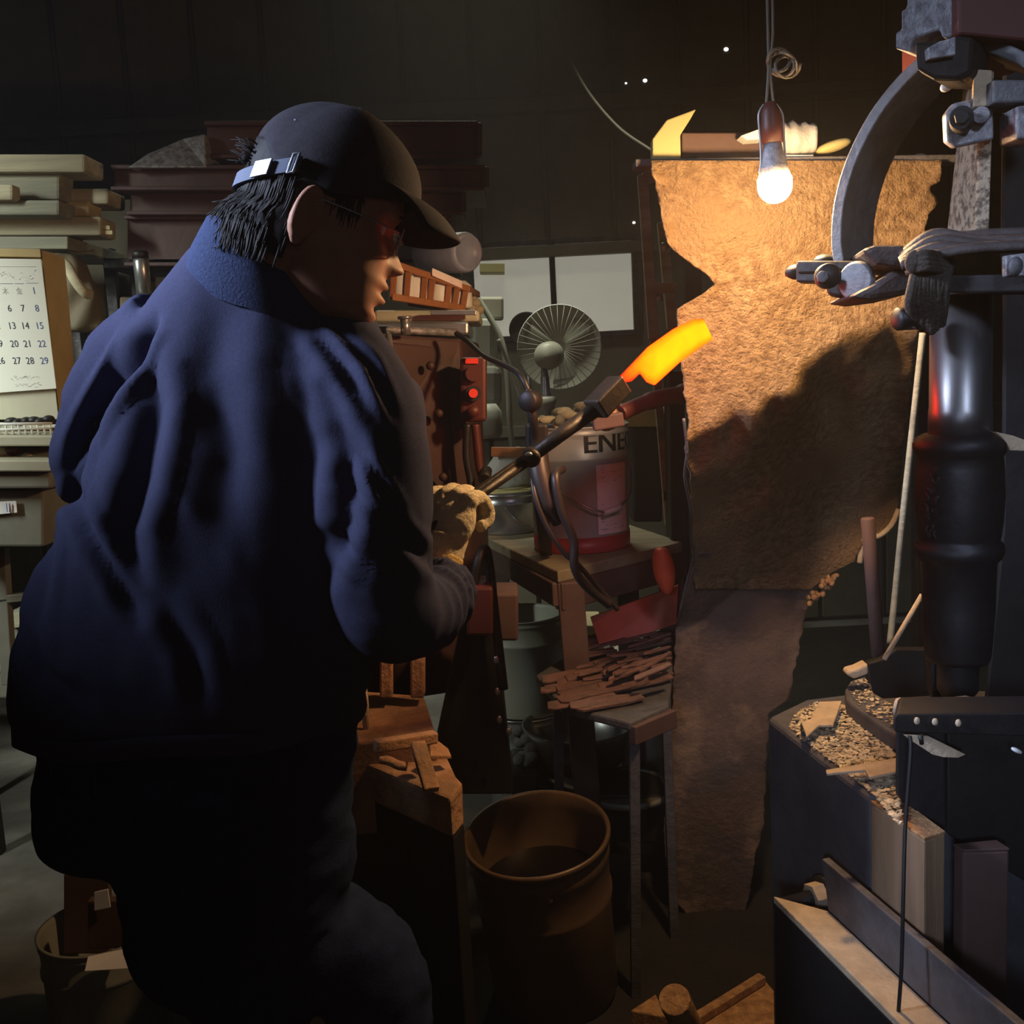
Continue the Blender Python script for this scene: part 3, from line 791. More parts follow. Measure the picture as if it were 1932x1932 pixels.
def pail(name, base, r_, h, label, cat='pail', m_=None, foot=None, lid=False, band=True, group=None, bail=True):
    e = thing(name, label, cat, base, group)
    m_ = m_ or M['pail']
    pf = [(0, .002), (r_ * .93, .002), (r_ * .93, .0), (r_ * .945, .004), (r_ * .95, h * .05)]
    pf += [(r_ * .96, h * .3), (r_ * .975, h * .72), (r_ * 1.01, h * .735), (r_ * 1.01, h * .755), (r_ * .98, h * .77), (r_ * .985, h * .9), (r_ * .985, h * .925), (r_ * 1.01, h * .935), (r_ * 1.01, h * .95), (r_ * .99, h * .96), (r_, h * .985), (r_ * 1.03, h * .99), (r_ * 1.03, h), (r_ * .98, h), (r_ * .95, h * .97)]
    pf += [(r_ * .93, h * .1), (0, h * .1)] if not lid else []
    MB().lathe(pf, base, n=56, cap=False).build('body', m_, e)
    if foot: MB().lathe([(0, .001), (r_ * .955, .001), (r_ * .965, .004), (r_ * .968, h * .13), (r_ * .95, h * .13)], base, n=56, cap=False).build('foot_band', foot, e)
    if lid:
        MB().lathe([(0, h * 1.01), (r_ * .9, h * 1.01), (r_ * .94, h * .99), (r_ * 1.0, h * .995), (r_ * 1.05, h * 1.01), (r_ * 1.05, h * .95)], base, n=56, cap=False).build('lid', m_, e)
    return e


pb = PZ(1099, 1040, TZ); pb.y += .08; pb = V((P(1099, 1040, pb.y).x, pb.y, TZ))
pr = .5 * (1195 - 1003) * mpp(pb.y) * .99; ph = .335
M['pail_far'] = M['pail']
pe = pail('oil_pail', pb, pr, ph, 'grey oil pail with black ENEOS lettering and a red foot, on the bench', foot=M['pail_red'])
# lettering wrapped round the body
ang0 = math.atan2(pb.y - CAM.y, pb.x - CAM.x) + math.pi      # towards the camera


def onpail(x, z, rad):   # x metres along the circumference to the right, z height
    a = ang0 + x / rad
    return pb + V((rad * math.cos(a), rad * math.sin(a), z))


tx = font_mb('ENEOS', .072, lambda x, y: onpail(.010 + x * 1.12, .268 - .004 * 0 + y, pr * .992 + .0012), align='LEFT')
# heavier strokes: a second copy a hair aside
tx2 = font_mb('ENEOS', .072, lambda x, y: onpail(.0135 + x * 1.12, .2685 + y, pr * .992 + .0010), align='LEFT')
tx.add(tx2.v, tx2.f)
tx.build('lettering', M['black'], pe)
lg = []
for i in range(11):
    lg.append([onpail(.045 + .105 * i / 10, z, pr * .973 + .0016 + (.0025 if z > .15 else 0)) for z in (.05, .10, .15, .20, .235)])
MB().grid(lg).build('paper_label', M['pinklabel'], pe)
sm_ = MB()
for k in range(34):
    x = .055 + rr.random() * .075; z = rr.choice((.065, .075, .085, .10, .115, .13, .19, .20, .215))
    sm_.tube([onpail(x, z, pr * .975 + .0042), onpail(x + rr.uniform(.003, .012), z + rr.uniform(-.001, .001), pr * .975 + .0042)], .0007, 4)
o = sm_.build('label_print', M['ink_grey'], pe); o['kind'] = 'stuff'
pth = [onpail(-.14 + .0, .235, pr * 1.02), onpail(-.105, .215, pr * 1.05), onpail(-.05, .17, pr * 1.13), onpail(.03, .125, pr * 1.22), onpail(.09, .115, pr * 1.2), onpail(.16, .15, pr * 1.10), onpail(.19, .20, pr * 1.04), onpail(.195, .235, pr)]
MB().tube(crom(pth), .0032, 8).build('bail_handle', M['galv'], pe)
MB().tube([onpail(.06, .112, pr * 1.225), onpail(.115, .122, pr * 1.2)], .008, 10).build('grip', M['white'], pe)
# rags and paper heaped in the pail
for k in range(26):
    a = rr.random() * 6.28; q_ = pr * .8 * math.sqrt(rr.random())
    c_ = pb + V((q_ * math.cos(a), q_ * math.sin(a), ph - .012 + .026 * rr.random() + .045 * (1 - q_ / pr)))
    o = MB().ell(c_, .022 + .014 * rr.random(), .012, .010 + .006 * rr.random(), rotz(rr.random() * 3) @ Matrix.Rotation(rr.uniform(-.6, .6), 3, 'X'), nu=8, nv=5).build('rag_scrap', M['rag'] if k % 4 else M['plank_b'])
    tag(o, 'crumpled cream rag scrap heaped in the oil pail', 'rag', 'rag scraps in the oil pail')
# second pail with lid, third under the bench
b2 = PZ(968, 1010, TZ); b2.y += .10
b2 = V((P(962, 1000, b2.y).x, b2.y, TZ))
p2 = pail('lidded_pail', b2, .105, .125, 'low grey pail with a pale lid on the bench behind the glove', m_=M['galv'], lid=True)
MB().lathe([(0, .129), (.098, .129), (.098, .126)], b2, n=48, cap=False).build('lid_liner', M['ochrewood'], p2)
MB().tube(crom([b2 + V((-.01, -.108, .085)), b2 + V((.02, -.12, .05)), b2 + V((.06, -.115, .02)), b2 + V((.1, -.08, .015))]), .003, 8).build('bail_handle', M['galv'], p2)
bg = thing('chip_bag', 'crumpled open plastic bag of scraps standing on the lidded pail', 'bag', b2 + V((0, .03, .13)))
rs = []
for t in range(9):
    f_ = t / 8; w_ = .075 + .012 * math.sin(f_ * 5)
    rs.append([b2 + V(((w_ - .025 * f_) * math.cos(a) + .01 * f_, .05 + (.045 - .02 * f_) * math.sin(a), .131 + f_ * .12 + .006 * noise.noise(V((a, t, 1))))) for a in [k * 2 * math.pi / 24 for k in range(24)]])
MB().rings(rs, cap=False).build('sack', M['plastic_clear'], bg, solid=.0015)
MB().bar(b2 + V((-.045, .01, .245)), b2 + V((.07, .01, .238)), .012, .03).build('brown_strip', M['amber'], bg, bevel=.003)
b3 = V((P(1000, 1200, 3.05).x, 3.05, 0))
for k, (x, Y, r_, h, lb) in enumerate(((985, 3.05, .125, .36, 'grey pail standing under the bench at its left end'), (1118, 3.2, .115, .40, 'grey pail in shadow under the middle of the bench'), (1205, 3.25, .08, .48, 'pale cylinder container under the right end of the bench'))):
    bb = V((P(x, 1200, Y).x, Y, 0))
    e = pail('floor_pail', bb, r_, h, lb, m_=M['galv'] if k == 0 else M['beige'], lid=(k == 2))
    if k == 0:
        # two more stacked on it
        pail_up = pail('stacked_pail', bb + V((0, 0, h)), r_, .30, 'grey pail stacked on the floor pail under the bench', m_=M['vac'])
        MB().tube(crom([bb + V((-.10, -.12, .30)), bb + V((-.03, -.15, .2)), bb + V((.05, -.15, .16))]), .0035, 8).build('bail_handle', M['galv'], e)
tag(prect(1070, 1180, 1140, 1280, 3.3, .2).build('carton', M['plank_c'], bevel=.004), 'ochre carton on the floor behind the scrap tray', 'carton')
tag(prect(1180, 770, 1282, 805, 3.2, .4).build('pale_table', M['ochrewood'], bevel=.004), 'ochre topped side table behind the oil pail', 'table')
st = thing('dark_storage_case', 'dark case under the ochre side table', 'case', P(1230, 980, 3.3))
prect(1195, 808, 1250, 985, 3.3, .35).build('body', M['iron_black'], st, bevel=.006)
tag(MB().tube([P(1256, 770, 3.1), P(1262, 985, 3.1)], .010, 8).build('table_leg_pipe', M['plank']), 'pale vertical pipe leg beside the dark case', 'pipe')
# rack frame left of the plate
rf = thing('angle_iron_frame', 'thin pale angle iron frame standing left of the rusty plate', 'frame', (P(1230, 900, 2.9).x, 2.9, 0))
def lean(x0, y0, x1, y1, Y, w_, m_='plank', nm='upright'):
    MB().bar(P(x0, y0, Y), P(x1, y1, Y), w_, .02, (0, 1, 0)).build(nm, M[m_], rf, bevel=.002)
lean(1212, 330, 1233, 640, 2.9, .028); lean(1233, 640, 1262, 990, 2.9, .022)
lean(1249, 420, 1268, 620, 2.95, .028); lean(1212, 336, 1252, 332, 2.9, .03, nm='crossbar'); lean(1226, 545, 1275, 543, 2.9, .03, nm='crossbar')
lean(1250, 935, 1275, 934, 2.9, .03, nm='crossbar')
for (x, y) in ((1254, 465), (1243, 562)): MB().ell(P(x, y, 2.87), .012, .006, .012, nu=10, nv=6).build('bolt', M['galv'], rf)
q = [P(1258, 1000, 2.8), P(1300, 1000, 2.8), P(1290, 700, 2.8), P(1262, 700, 2.8)]; q[0].z = q[1].z = 0
tag(MB().hexa(q + [v + V((0, .1, 0)) for v in q]).build('dark_post', M['iron_black'], bevel=.004), 'black post half hidden behind the plate\'s left edge', 'post')

# red gloves / cloth on the bench corner
gl = MB(); rs = []
for t in range(10):
    f_ = t / 9; y = 1032 + f_ * 90; w_ = 22 * math.sin(.5 + f_ * 2.3)
    rs.append([P(1247 + 12 * f_ + w_ * math.cos(a), y, 2.45) + V((0, .02 * math.sin(a), 0)) for a in [k * 2 * math.pi / 16 for k in range(16)]])
tag(gl.rings(rs).build('red_rubber_glove', M['orangered'], sub=1), 'orange red rubber glove hanging from the bench corner', 'glove')

# ================================================================== scrap stand: red board, flats
SZ = P(1150, 1290, 2.35).z
ss = thing('scrap_stand', 'small round-cornered steel stand carrying forged flats', 'stand', (P(1150, 1300, 2.35).x, 2.35, 0))
tp = [PZ(1010, 1272, SZ), PZ(1060, 1330, SZ), PZ(1190, 1362, SZ), PZ(1262, 1330, SZ), PZ(1268, 1275, SZ), PZ(1270, 1235, SZ), PZ(1080, 1228, SZ)]
MB().prism([v - V((0, 0, .022)) for v in tp], (0, 0, .02)).build('top_plate', M['beamsteel'], ss, bevel=.005)
for (a, b) in ((PZ(1052, 1292, SZ), (1046, 1500)), (PZ(1196, 1355, SZ), (1186, 1520)), (PZ(1255, 1290, SZ), (1262, 1450))):
    e_ = P(b[0], b[1], a.y + .02); e_.z = 0 if e_.z < .3 else 0
    MB().bar(a - V((0, 0, .02)), V((P(b[0], b[1], a.y).x, a.y, 0)), .022, .022, (0, 1, 0)).build('leg', M['beamsteel'], ss, bevel=.002)
MB().bar(PZ(1192, 1362, SZ) - V((0, 0, .03)), PZ(1270, 1330, SZ) - V((0, 0, .03)), .02, .04).build('rail', M['benchleg'], ss, bevel=.002)
q = [PZ(1132, 1222, SZ) + V((0, .02, .012)), PZ(1290, 1190, SZ) + V((0, .02, .012))]
rb = [P(1132, 1222, 2.62), P(1276, 1178, 2.62), P(1280, 1104, 2.66), P(1114, 1165, 2.66)]
tag(MB().hexa(rb + [v + V((0, .008, 0)) for v in rb]).build('red_board', M['orangered'], bevel=.001), 'bright orange red board propped up behind the forged flats', 'board')
n_ = 0
rg = random.Random(11)
protos = []
for i in range(96):
    t = rg.random()
    layer = i / 62
    if i < 26:   # flat paved layer, left/front
        px, py = rg.uniform(1060, 1235), rg.uniform(1262, 1328)
        zz = SZ + .004 + .012 * rg.random(); ln = rg.uniform(.11, .17); wd = rg.uniform(.030, .046)
        ang = R(rg.uniform(18, 34))
        tl = rg.uniform(-.03, .03)
    else:
        px, py = rg.uniform(1105, 1262), rg.uniform(1190, 1268)
        zz = SZ + .010 + .060 * rg.random() * (px - 1060) / 200; ln = rg.uniform(.07, .14); wd = rg.uniform(.009, .018)
        ang = R(rg.uniform(22, 48)); tl = rg.uniform(-.12, .16)
    c_ = PZ(px, py, zz)
    rot = Matrix.Rotation(ang, 3, 'Z') @ Matrix.Rotation(-tl, 3, 'Y') @ Matrix.Rotation(rg.uniform(-.2, .25), 3, 'X')
    tk = rg.uniform(.004, .007)
    e_ = c_ + rot @ V((ln / 2, 0, 0)); d_ = e_ - CAM; ex_ = 966 + F * d_.dot(RT) / d_.dot(fw)
    if ex_ > 1264: c_ = c_ - V(((ex_ - 1264) * mpp(c_.y), 0, 0))
    b = MB(); n4 = 5; top = []
    outl = [(-ln / 2, -wd * .3), (-ln / 2 + .012, -wd / 2), (ln * .3, -wd / 2), (ln / 2, -wd * .35), (ln / 2, wd * .3), (ln * .2, wd / 2), (-ln / 2 + .01, wd / 2)]
    b.prism([c_ + rot @ V((x, y, -tk / 2)) for x, y in outl], rot @ V((0, 0, tk)))
    o = b.build('forged_flat', M['scrap'], bevel=.0008, seg=1)
    if i < 26: tag(o, 'dull forged steel flat lying in the low front layer on the stand', 'steel piece', 'flats in the front layer of the stand')
    else: tag(o, 'narrow forged steel flat heaped at the back of the stand', 'steel piece', 'flats heaped at the back of the stand')
for k, (x0, y0, x1, y1) in enumerate(((1062, 1237, 1130, 1216), (1085, 1232, 1180, 1205))):
    tag(MB().bar(PZ(x0, y0, SZ + .02), PZ(x1, y1, SZ + .035), .012, .006).build('thin_rod', M['scrap']), ('thin rod tip jutting left from the heap of flats', 'second thin rod lying beside the jutting rod tip')[k], 'rod')
# basin behind the stand legs, lid on the floor, rods
bs = thing('round_basin', 'dark round basin on the floor behind the scrap stand legs', 'basin', (P(1090, 1400, 2.9).x, 2.9, 0))
bc = P(1092, 1362, 2.85)
MB().lathe([(.0, -.10), (.12, -.10), (.155, -.02), (.16, .0), (.165, .0), (.165, -.006), (.16, -.02), (.125, -.11), (0, -.11)], bc, n=48, cap=False).build('bowl', M['galv'], bs)
MB().lathe([(.09, -bc.z), (.10, -bc.z), (.10, -.112), (.09, -.112)], bc, n=24, cap=False).build('pedestal', M['iron_black'], bs)
ld = thing('pail_lid', 'flat pale pail lid lying on a carton under the scrap stand', 'lid', PZ(1180, 1495, .22))
lc = PZ(1182, 1492, .25)
MB().lathe([(0, .004), (.11, .004), (.118, .014), (.125, .014), (.128, .0), (0, .0)], lc, n=48).build('disc', M['greyunit'], ld)
tag(prect(1120, 1500, 1260, 1590, lc.y - .06, .2).build('low_carton', M['iron_black'], bevel=.004), 'black low box beneath the pale pail lid', 'box')
tag(MB().tube([PZ(1035, 1472, .24), PZ(1125, 1500, .24)], .006, 8).build('pale_rod', M['plank']), 'pale rod lying left of the pail lid', 'rod')
tag(MB().tube([PZ(1045, 1505, .16), PZ(1250, 1462, .26)], .005, 8).build('thin_pale_rod', M['plank']), 'thin pale rod leaning behind the stand leg', 'rod')
for k in range(16):
    c_ = PZ(rg.uniform(975, 1012), rg.uniform(1400, 1470), .02 + .02 * rg.random())
    c_ = V((P(rg.uniform(978, 1012), 1440, 2.8).x, 2.75 + rg.random() * .12, .26 + .10 * rg.random()))
    o = MB().ell(c_, .022, .02, .018, rotz(k), nu=7, nv=5).build('clinker_lump', M['coal'])
    tag(o, 'grey clinker lump heaped beside the black machine foot', 'clinker', 'clinker lumps on the floor')
tag(prect(966, 1462, 1015, 1600, 2.72, .2).build('clinker_box', M['iron_black'], bevel=.004), 'black box holding the clinker lumps', 'box')
# dark machine foot (middle)
mf = thing('press_frame', 'dark red-black machine stand behind the man\'s glove', 'machine', (P(900, 1400, 2.0).x, 2.05, 0))
q = [P(800, 1500, 2.05), P(968, 1500, 2.1), P(928, 1110, 2.1), P(884, 1110, 2.05)]
MB().hexa(q + [v + V((0, .12, 0)) for v in q]).build('side_plate', M['iron_black'], mf, bevel=.006)
prect(880, 1108, 930, 1200, 2.0, .12).build('head_block', M['darkred'], mf, bevel=.006)
prect(932, 1120, 978, 1210, 2.1, .12).build('side_block', M['benchleg'], mf, bevel=.006)
MB().tube(crom([P(892, 1115, 2.03), P(902, 1060, 2.03), P(914, 1035, 2.05), P(922, 1060, 2.06), P(930, 1130, 2.06), P(950, 1300, 2.06)]), .010, 10).build('bent_handle', M['iron'], mf)
for (x, y) in ((936, 1245), (938, 1305), (942, 1358), (960, 1380)): MB().ell(P(x, y, 2.04), .006, .004, .009, nu=8, nv=6).build('stud', M['galv'], mf)

# ================================================================== quench barrel
bz = V((P(1010, 1600, 2.06).x, 2.08, 0)); br = .152
rimz = P(1010, 1575, 2.08).z
ba = thing('quench_barrel', 'open brown steel barrel with a rolled rim, tilted beside the forging block', 'barrel', bz)
top = V((P(1012, 1572, 2.08).x, 2.08, rimz)); tilt = V((-.07, -.16, 1)).normalized()
H = rimz + .02
MB().lathe([(0, -H * .92), (br * .9, -H * .92), (br * .92, -H * .90), (br * .955, -H * .40), (br * .99, -H * .33), (br * .99, -H * .31), (br * .965, -H * .29), (br * .985, -.055), (br * 1.01, -.045), (br * 1.01, -.03), (br * .99, -.02), (br * 1.0, -.008), (br * 1.045, -.004), (br * 1.05, .006), (br * 1.02, .010), (br * .98, .004), (br * .96, -.03), (br * .90, -H * .80), (0, -H * .80)], top, tilt, n=64, cap=False).build('shell', M['barrel'], ba)
MB().lathe([(0, -.13), (br * .955, -.13)], top, tilt, n=48, cap=False).build('quench_oil', mat('dark_oil', (.006, .004, .003), .06), ba)
sx_ = tilt.cross(V((0, -1, 0))).normalized(); fr2 = sx_.cross(tilt).normalized()
pp = top - tilt * .075 - fr2 * 0 + V((.012, -br * 1.0, 0))
MB().lathe([(0, .004), (.007, .004), (.009, 0), (.011, 0)], pp, (0, -1, .1), n=16).build('rivet', M['barrel'], ba)

# ================================================================== forging block with tools
FY = 1.78
fb = thing('forging_block', 'rust brown steel forging block on a dark base between man and barrel', 'anvil', (P(790, 1600, FY).x, FY, 0))
def blk(pts, ext, nm, m_='rustblock', bv=.006):
    b = MB().prism(pts, ext); return b.build(nm, M[m_], fb, bevel=bv)
zt = P(800, 1480, 1.68).z
top_ = [PZ(640, 1420, zt), PZ(850, 1508, zt), PZ(870, 1484, zt), PZ(834, 1405, zt), PZ(640, 1380, zt)]
blk([v - V((0, 0, .07)) for v in top_], (0, 0, .07), 'lower_block')
zt2 = P(760, 1330, 1.98).z
t2 = [PZ(650, 1400, zt2 - .00), PZ(825, 1392, zt2), PZ(800, 1312, zt2), PZ(650, 1300, zt2)]
blk([v - V((0, 0, .18)) for v in t2], (0, 0, .18), 'upper_block')
b_ = list(top_)
blk([V((v.x * 1.0, v.y + .01, 0)) for v in b_], (0, 0, zt - .07), 'base', 'iron_black')  # black colour here carries the shade on the block's front
q = [P(868, 1720, 1.70), P(880, 1725, 1.76), P(872, 1478, 1.76), P(855, 1490, 1.70)]
MB().hexa(q + [v + V((-.02, .05, 0)) for v in q]).build('rough_edge', M['rustblock'], fb, bevel=.003)
for k, (x0, x1) in enumerate(((716, 740), (774, 800))):
    o = prect(x0, 1200, x1, 1318, 1.96, .04).build('upright_tool_shank', M['rustblock'], bevel=.004)
    tag(o, ('left', 'right')[k] + ' flat upright tool shank standing on the forging block', 'tool')
hm = thing('small_hammer', 'rusty cross hammer lying on top of the forging block', 'hammer', P(780, 1420, 1.7))
MB().bar(P(708, 1408, 1.66), P(822, 1390, 1.72), .022, .02).build('head', M['rustblock'], hm, bevel=.003)
MB().bar(P(788, 1402, 1.68), P(815, 1492, 1.60), .026, .014).build('haft', M['rustblock'], hm, bevel=.003)
tag(MB().prism([P(812, 1432, 1.72), P(852, 1432, 1.74), P(846, 1418, 1.76), P(820, 1398, 1.76), P(812, 1400, 1.74)], (0, 0, .006)).build('bent_scrap', M['rustblock'], bevel=.001), 'bent scrap strip lying over the forging block edge', 'scrap')
tag(MB().tube(crom([P(715, 1432, 1.66), P(735, 1436, 1.66), P(752, 1444, 1.66), P(768, 1446, 1.66)]), .008, 10).build('short_chain_piece', M['rustblock']), 'short lumpy steel piece on the forging block', 'scrap')
tg = thing('thin_chisel', 'slim bright-tipped rod standing behind the man beside the forging block', 'rod', P(690, 1400, 1.9))
MB().tube([P(686, 1270, 1.85), P(688, 1330, 1.85), P(692, 1400, 1.85)], [.004, .008, .004], 8).build('shaft', M['dustysteel'], tg)
# ================================================================== bucket bottom left
bu = V((P(175, 1850, 1.95).x, 2.02, 0))
bt = pail('scrap_bucket', bu, .125, .29, 'dark bucket holding brown cartons behind the man\'s legs', 'bucket', m_=M['greyunit'])
for k, (x0, y0, x1, y1, Y) in enumerate(((120, 1650, 205, 1800, 2.05), (165, 1700, 250, 1790, 1.98))):
    tag(prect(x0, y0, x1, y1, Y, .02).build('carton_sheet', M['benchleg'], bevel=.002), ('taller', 'shorter')[k] + ' brown carton sheet standing in the dark bucket', 'carton')
q = [P(160, 1832, 1.86), P(252, 1826, 1.88), P(242, 1790, 1.90), P(166, 1806, 1.88)]
tag(MB().hexa(q + [v + V((0, .003, 0)) for v in q]).build('white_card', M['label']), 'white card lying at the rim of the dark bucket', 'card')
q = [P(178, 1718, 1.97), P(208, 1712, 1.97), P(203, 1678, 1.97), P(178, 1684, 1.97)]
tag(MB().hexa(q + [v + V((0, .003, 0)) for v in q]).build('small_white_tag', M['label']), 'small white tag on the brown carton in the bucket', 'tag')
# ================================================================== floor bits at bottom
st = thing('stump_offcut', 'rough sawn timber offcut on the floor at the bottom of the picture', 'timber', PZ(1400, 1932, .02))
zz = .10
pts = [PZ(1290, 1960, zz), PZ(1480, 1980, zz), PZ(1462, 1870, zz), PZ(1435, 1838, zz), PZ(1320, 1905, zz)]
MB().prism([v - V((0, 0, zz)) for v in pts], (0, 0, zz)).build('block', M['endgrain'], st, bevel=.004)
MB().bar(PZ(1300, 1932, zz + .01), PZ(1438, 1846, zz + .01), .02, .018).build('batten', M['endgrain'], st, bevel=.002)
tag(MB().cyl(PZ(1300, 1945, .10), PZ(1272, 1885, .22), .030, 24).build('round_stub', M['endgrain'], bevel=.003), 'short round wooden stub leaning on the floor offcut', 'stub')
tag(MB().prism([PZ(1190, 1932, .08), PZ(1260, 1945, .08), PZ(1238, 1900, .08)], (0, 0, .03)).build('wood_wedge', M['endgrain'], bevel=.003), 'triangular wooden wedge left of the round stub', 'wedge')
# ================================================================== rusty plate behind the bulb
def interp(tab, y):
    if y <= tab[0][0]: return tab[0][1]
    for (a, xa), (b, xb) in zip(tab, tab[1:]):
        if y <= b: return xa + (xb - xa) * (y - a) / (b - a)
    return tab[-1][1]


CL = [(1240, 860), (1290, 835), (1380, 775), (1480, 722), (1550, 645), (1680, 596), (1790, 585)]   # bend line: plate shaped to lean back below it so it falls into shade


def lean_back(x, y):
    h = (y - interp(CL, x) + 30 * noise.noise(V((x * .02, y * .01, 3)))) * mpp(2.0)
    if h <= 0: return 0.0
    h = h - .02 * (1 - math.exp(-h / .02))
    return min(.46, 1.38 * h) - .04 * max(0, min(1, (h - .45) / .2))


def sheet(left, right, y0, y1, Y, ny, nx, amp, jag, seed, slope=0.0, curl=0.0):
    g = []
    for i in range(ny + 1):
        y = y0 + (y1 - y0) * i / ny
        l, r_ = interp(left, y), interp(right, y)
        l += jag * noise.noise(V((y * .06, seed, 0))) + jag * .6 * noise.noise(V((y * .22, seed, 4)))
        r_ += jag * 1.6 * noise.noise(V((y * .05, seed, 9))) + jag * noise.noise(V((y * .2, seed, 14)))
        row = []
        for j in range(nx + 1):
            x = l + (r_ - l) * j / nx
            p = P(x, y, Y); y0_ = p.y
            d = amp * noise.noise(V((p.x * 4, p.z * 4, seed))) + amp * .35 * noise.noise(V((p.x * 13, p.z * 11, seed + 3)))
            d += slope * (p.z - 1.4)
            e_ = min((x - l), (r_ - x)) / 30.0
            if curl and e_ < 1: d -= curl * (1 - e_) ** 2 * (noise.noise(V((y * .02, seed, 2))) + .3)
            d += lean_back(x, y)
            row.append(P(x, y, Y + d))
        g.append(row)
    return g


rp = thing('rusty_plate', 'big rusty brown steel plate with torn edges lit by the bare bulb', 'plate', (P(1480, 1700, 1.9).x, 1.9, .2))
LU = [(303, 1226), (372, 1242), (430, 1252), (462, 1260), (492, 1296), (520, 1338), (537, 1350), (552, 1330), (585, 1276), (700, 1286), (800, 1300), (850, 1292), (900, 1303), (1000, 1303), (1080, 1308), (1112, 1312)]
RU = [(298, 1778), (340, 1774), (352, 1752), (366, 1758), (372, 1772), (392, 1764), (405, 1750), (470, 1742), (600, 1738), (700, 1722), (850, 1702), (900, 1700), (985, 1690), (1000, 1675), (1012, 1640), (1030, 1625), (1060, 1612), (1080, 1570), (1112, 1530)]
g = sheet(LU, RU, 303, 1112, 2.00, 150, 60, .022, 3.5, 1.0, curl=.02)
MB().grid(g).build('upper_sheet', M['plate'], rp, solid=.004)
LL = [(1040, 1320), (1100, 1296), (1170, 1276), (1300, 1270), (1450, 1262), (1560, 1252), (1620, 1256), (1660, 1262), (1690, 1262), (1728, 1300)]
RL = [(1040, 1610), (1080, 1570), (1110, 1535), (1160, 1520), (1230, 1506), (1320, 1488), (1345, 1452), (1400, 1448), (1560, 1440), (1620, 1424), (1700, 1412), (1728, 1400)]
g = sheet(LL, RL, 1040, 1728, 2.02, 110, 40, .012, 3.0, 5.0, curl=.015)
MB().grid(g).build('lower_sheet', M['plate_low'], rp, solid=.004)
# bright bent edge strip on the left side
MB().tube(crom([P(x, y, 1.985 + lean_back(x, y)) for x, y in ((1290, 790), (1296, 850), (1292, 900), (1303, 960), (1304, 1010), (1308, 1050), (1298, 1090), (1284, 1150), (1278, 1180))]), .003, 6).build('bent_edge', M['beamsteel'], rp)
# ragged fragment on the right
fr = MB()
for k in range(26):
    a = k / 25; c_ = P(1530 + 44 * a + rr.uniform(-5, 5), 1130 - 44 * a + rr.uniform(-8, 12), 1.98 + lean_back(1545, 1110) + rr.uniform(-.02, .01))
    fr.ell(c_, rr.uniform(.005, .012), .007, rr.uniform(.005, .010), rotz(k), nu=7, nv=5)
fr.build('torn_fragment', M['endgrain'], rp)
MB().tube(crom([P(x, y, 1.99 + lean_back(x, y)) for x, y in ((1622, 1062), (1630, 1020), (1660, 1010), (1682, 990), (1696, 960))]), .007, 8).build('torn_fragment', M['dustysteel'], rp)
# top rail and stand posts carrying the plate
MB().bar(P(1196, 312, 2.04), P(1800, 303, 2.04), .05, .014).build('top_rail', M['beamsteel'], rp, bevel=.002)
for x in (1300, 1742):
    b = P(x, 320, 2.60); MB().bar(P(x, 312, 2.04), b, .03, .03).build('strut', M['iron_black'], rp); MB().box((b.x, 2.60, b.z / 2), (.04, .04, b.z)).build('support_post', M['iron_black'], rp, bevel=.002)
# things lying on the rail
pts = [(1231, 303), (1231, 262), (1258, 226), (1314, 205), (1302, 226), (1284, 254), (1285, 303)]
tag(MB().prism([P(x, y, 2.05) for x, y in pts], (0, .03, 0)).build('ochre_offcut', M['ochrewood'], bevel=.003), 'yellow green angled board standing on the plate\'s top rail', 'board')
tag(prect(1286, 250, 1470, 304, 2.1, .05).build('brown_batten', M['benchleg'], bevel=.003), 'dark brown batten lying on the top rail behind the ochre board', 'timber')
tag(MB().prism([P(x, y, 2.04) for x, y in ((1398, 256), (1436, 242), (1440, 262), (1410, 264))], (0, .04, 0)).build('paper_scrap', M['paper'], bevel=.001), 'small pale paper scrap on the top rail beside the lamp socket', 'paper')
bo_ = thing('crumpled_bottle', 'crumpled clear plastic bottle lying on the top rail right of the bulb', 'bottle', P(1500, 295, 2.06))
rs = []
for t in range(13):
    f_ = t / 12; r_ = (.012 if f_ < .08 else .030 + .005 * noise.noise(V((f_ * 9, 1, 1))))
    c_ = P(1468 + 66 * f_, 264, 2.06)
    rs.append([c_ + V((0, r_ * math.cos(a) * (1 + .2 * noise.noise(V((a, f_ * 6, 2)))), r_ * math.sin(a) * (1 + .25 * noise.noise(V((a, f_ * 6, 7)))))) for a in [k * 2 * math.pi / 20 for k in range(20)]])
MB().rings(rs).build('body', M['plastic_clear'], bo_)
tag(MB().ell(P(1572, 276, 2.06), .036, .02, .011, Matrix.Rotation(-.25, 3, 'Y'), nu=14, nv=8).build('ochre_rag', M['ochrewood']), 'flattened ochre rag on the top rail left of the curved spring', 'rag')
tag(prect(1475, 292, 1535, 298, 2.03, .03).build('white_strip', M['white'], bevel=.001), 'thin white strip under the crumpled bottle', 'strip')
tag(MB().ell(P(1735, 296, 2.03), .014, .01, .006, nu=10, nv=6).build('grey_pebble', M['galv']), 'small grey lump on the right end of the top rail', 'lump')

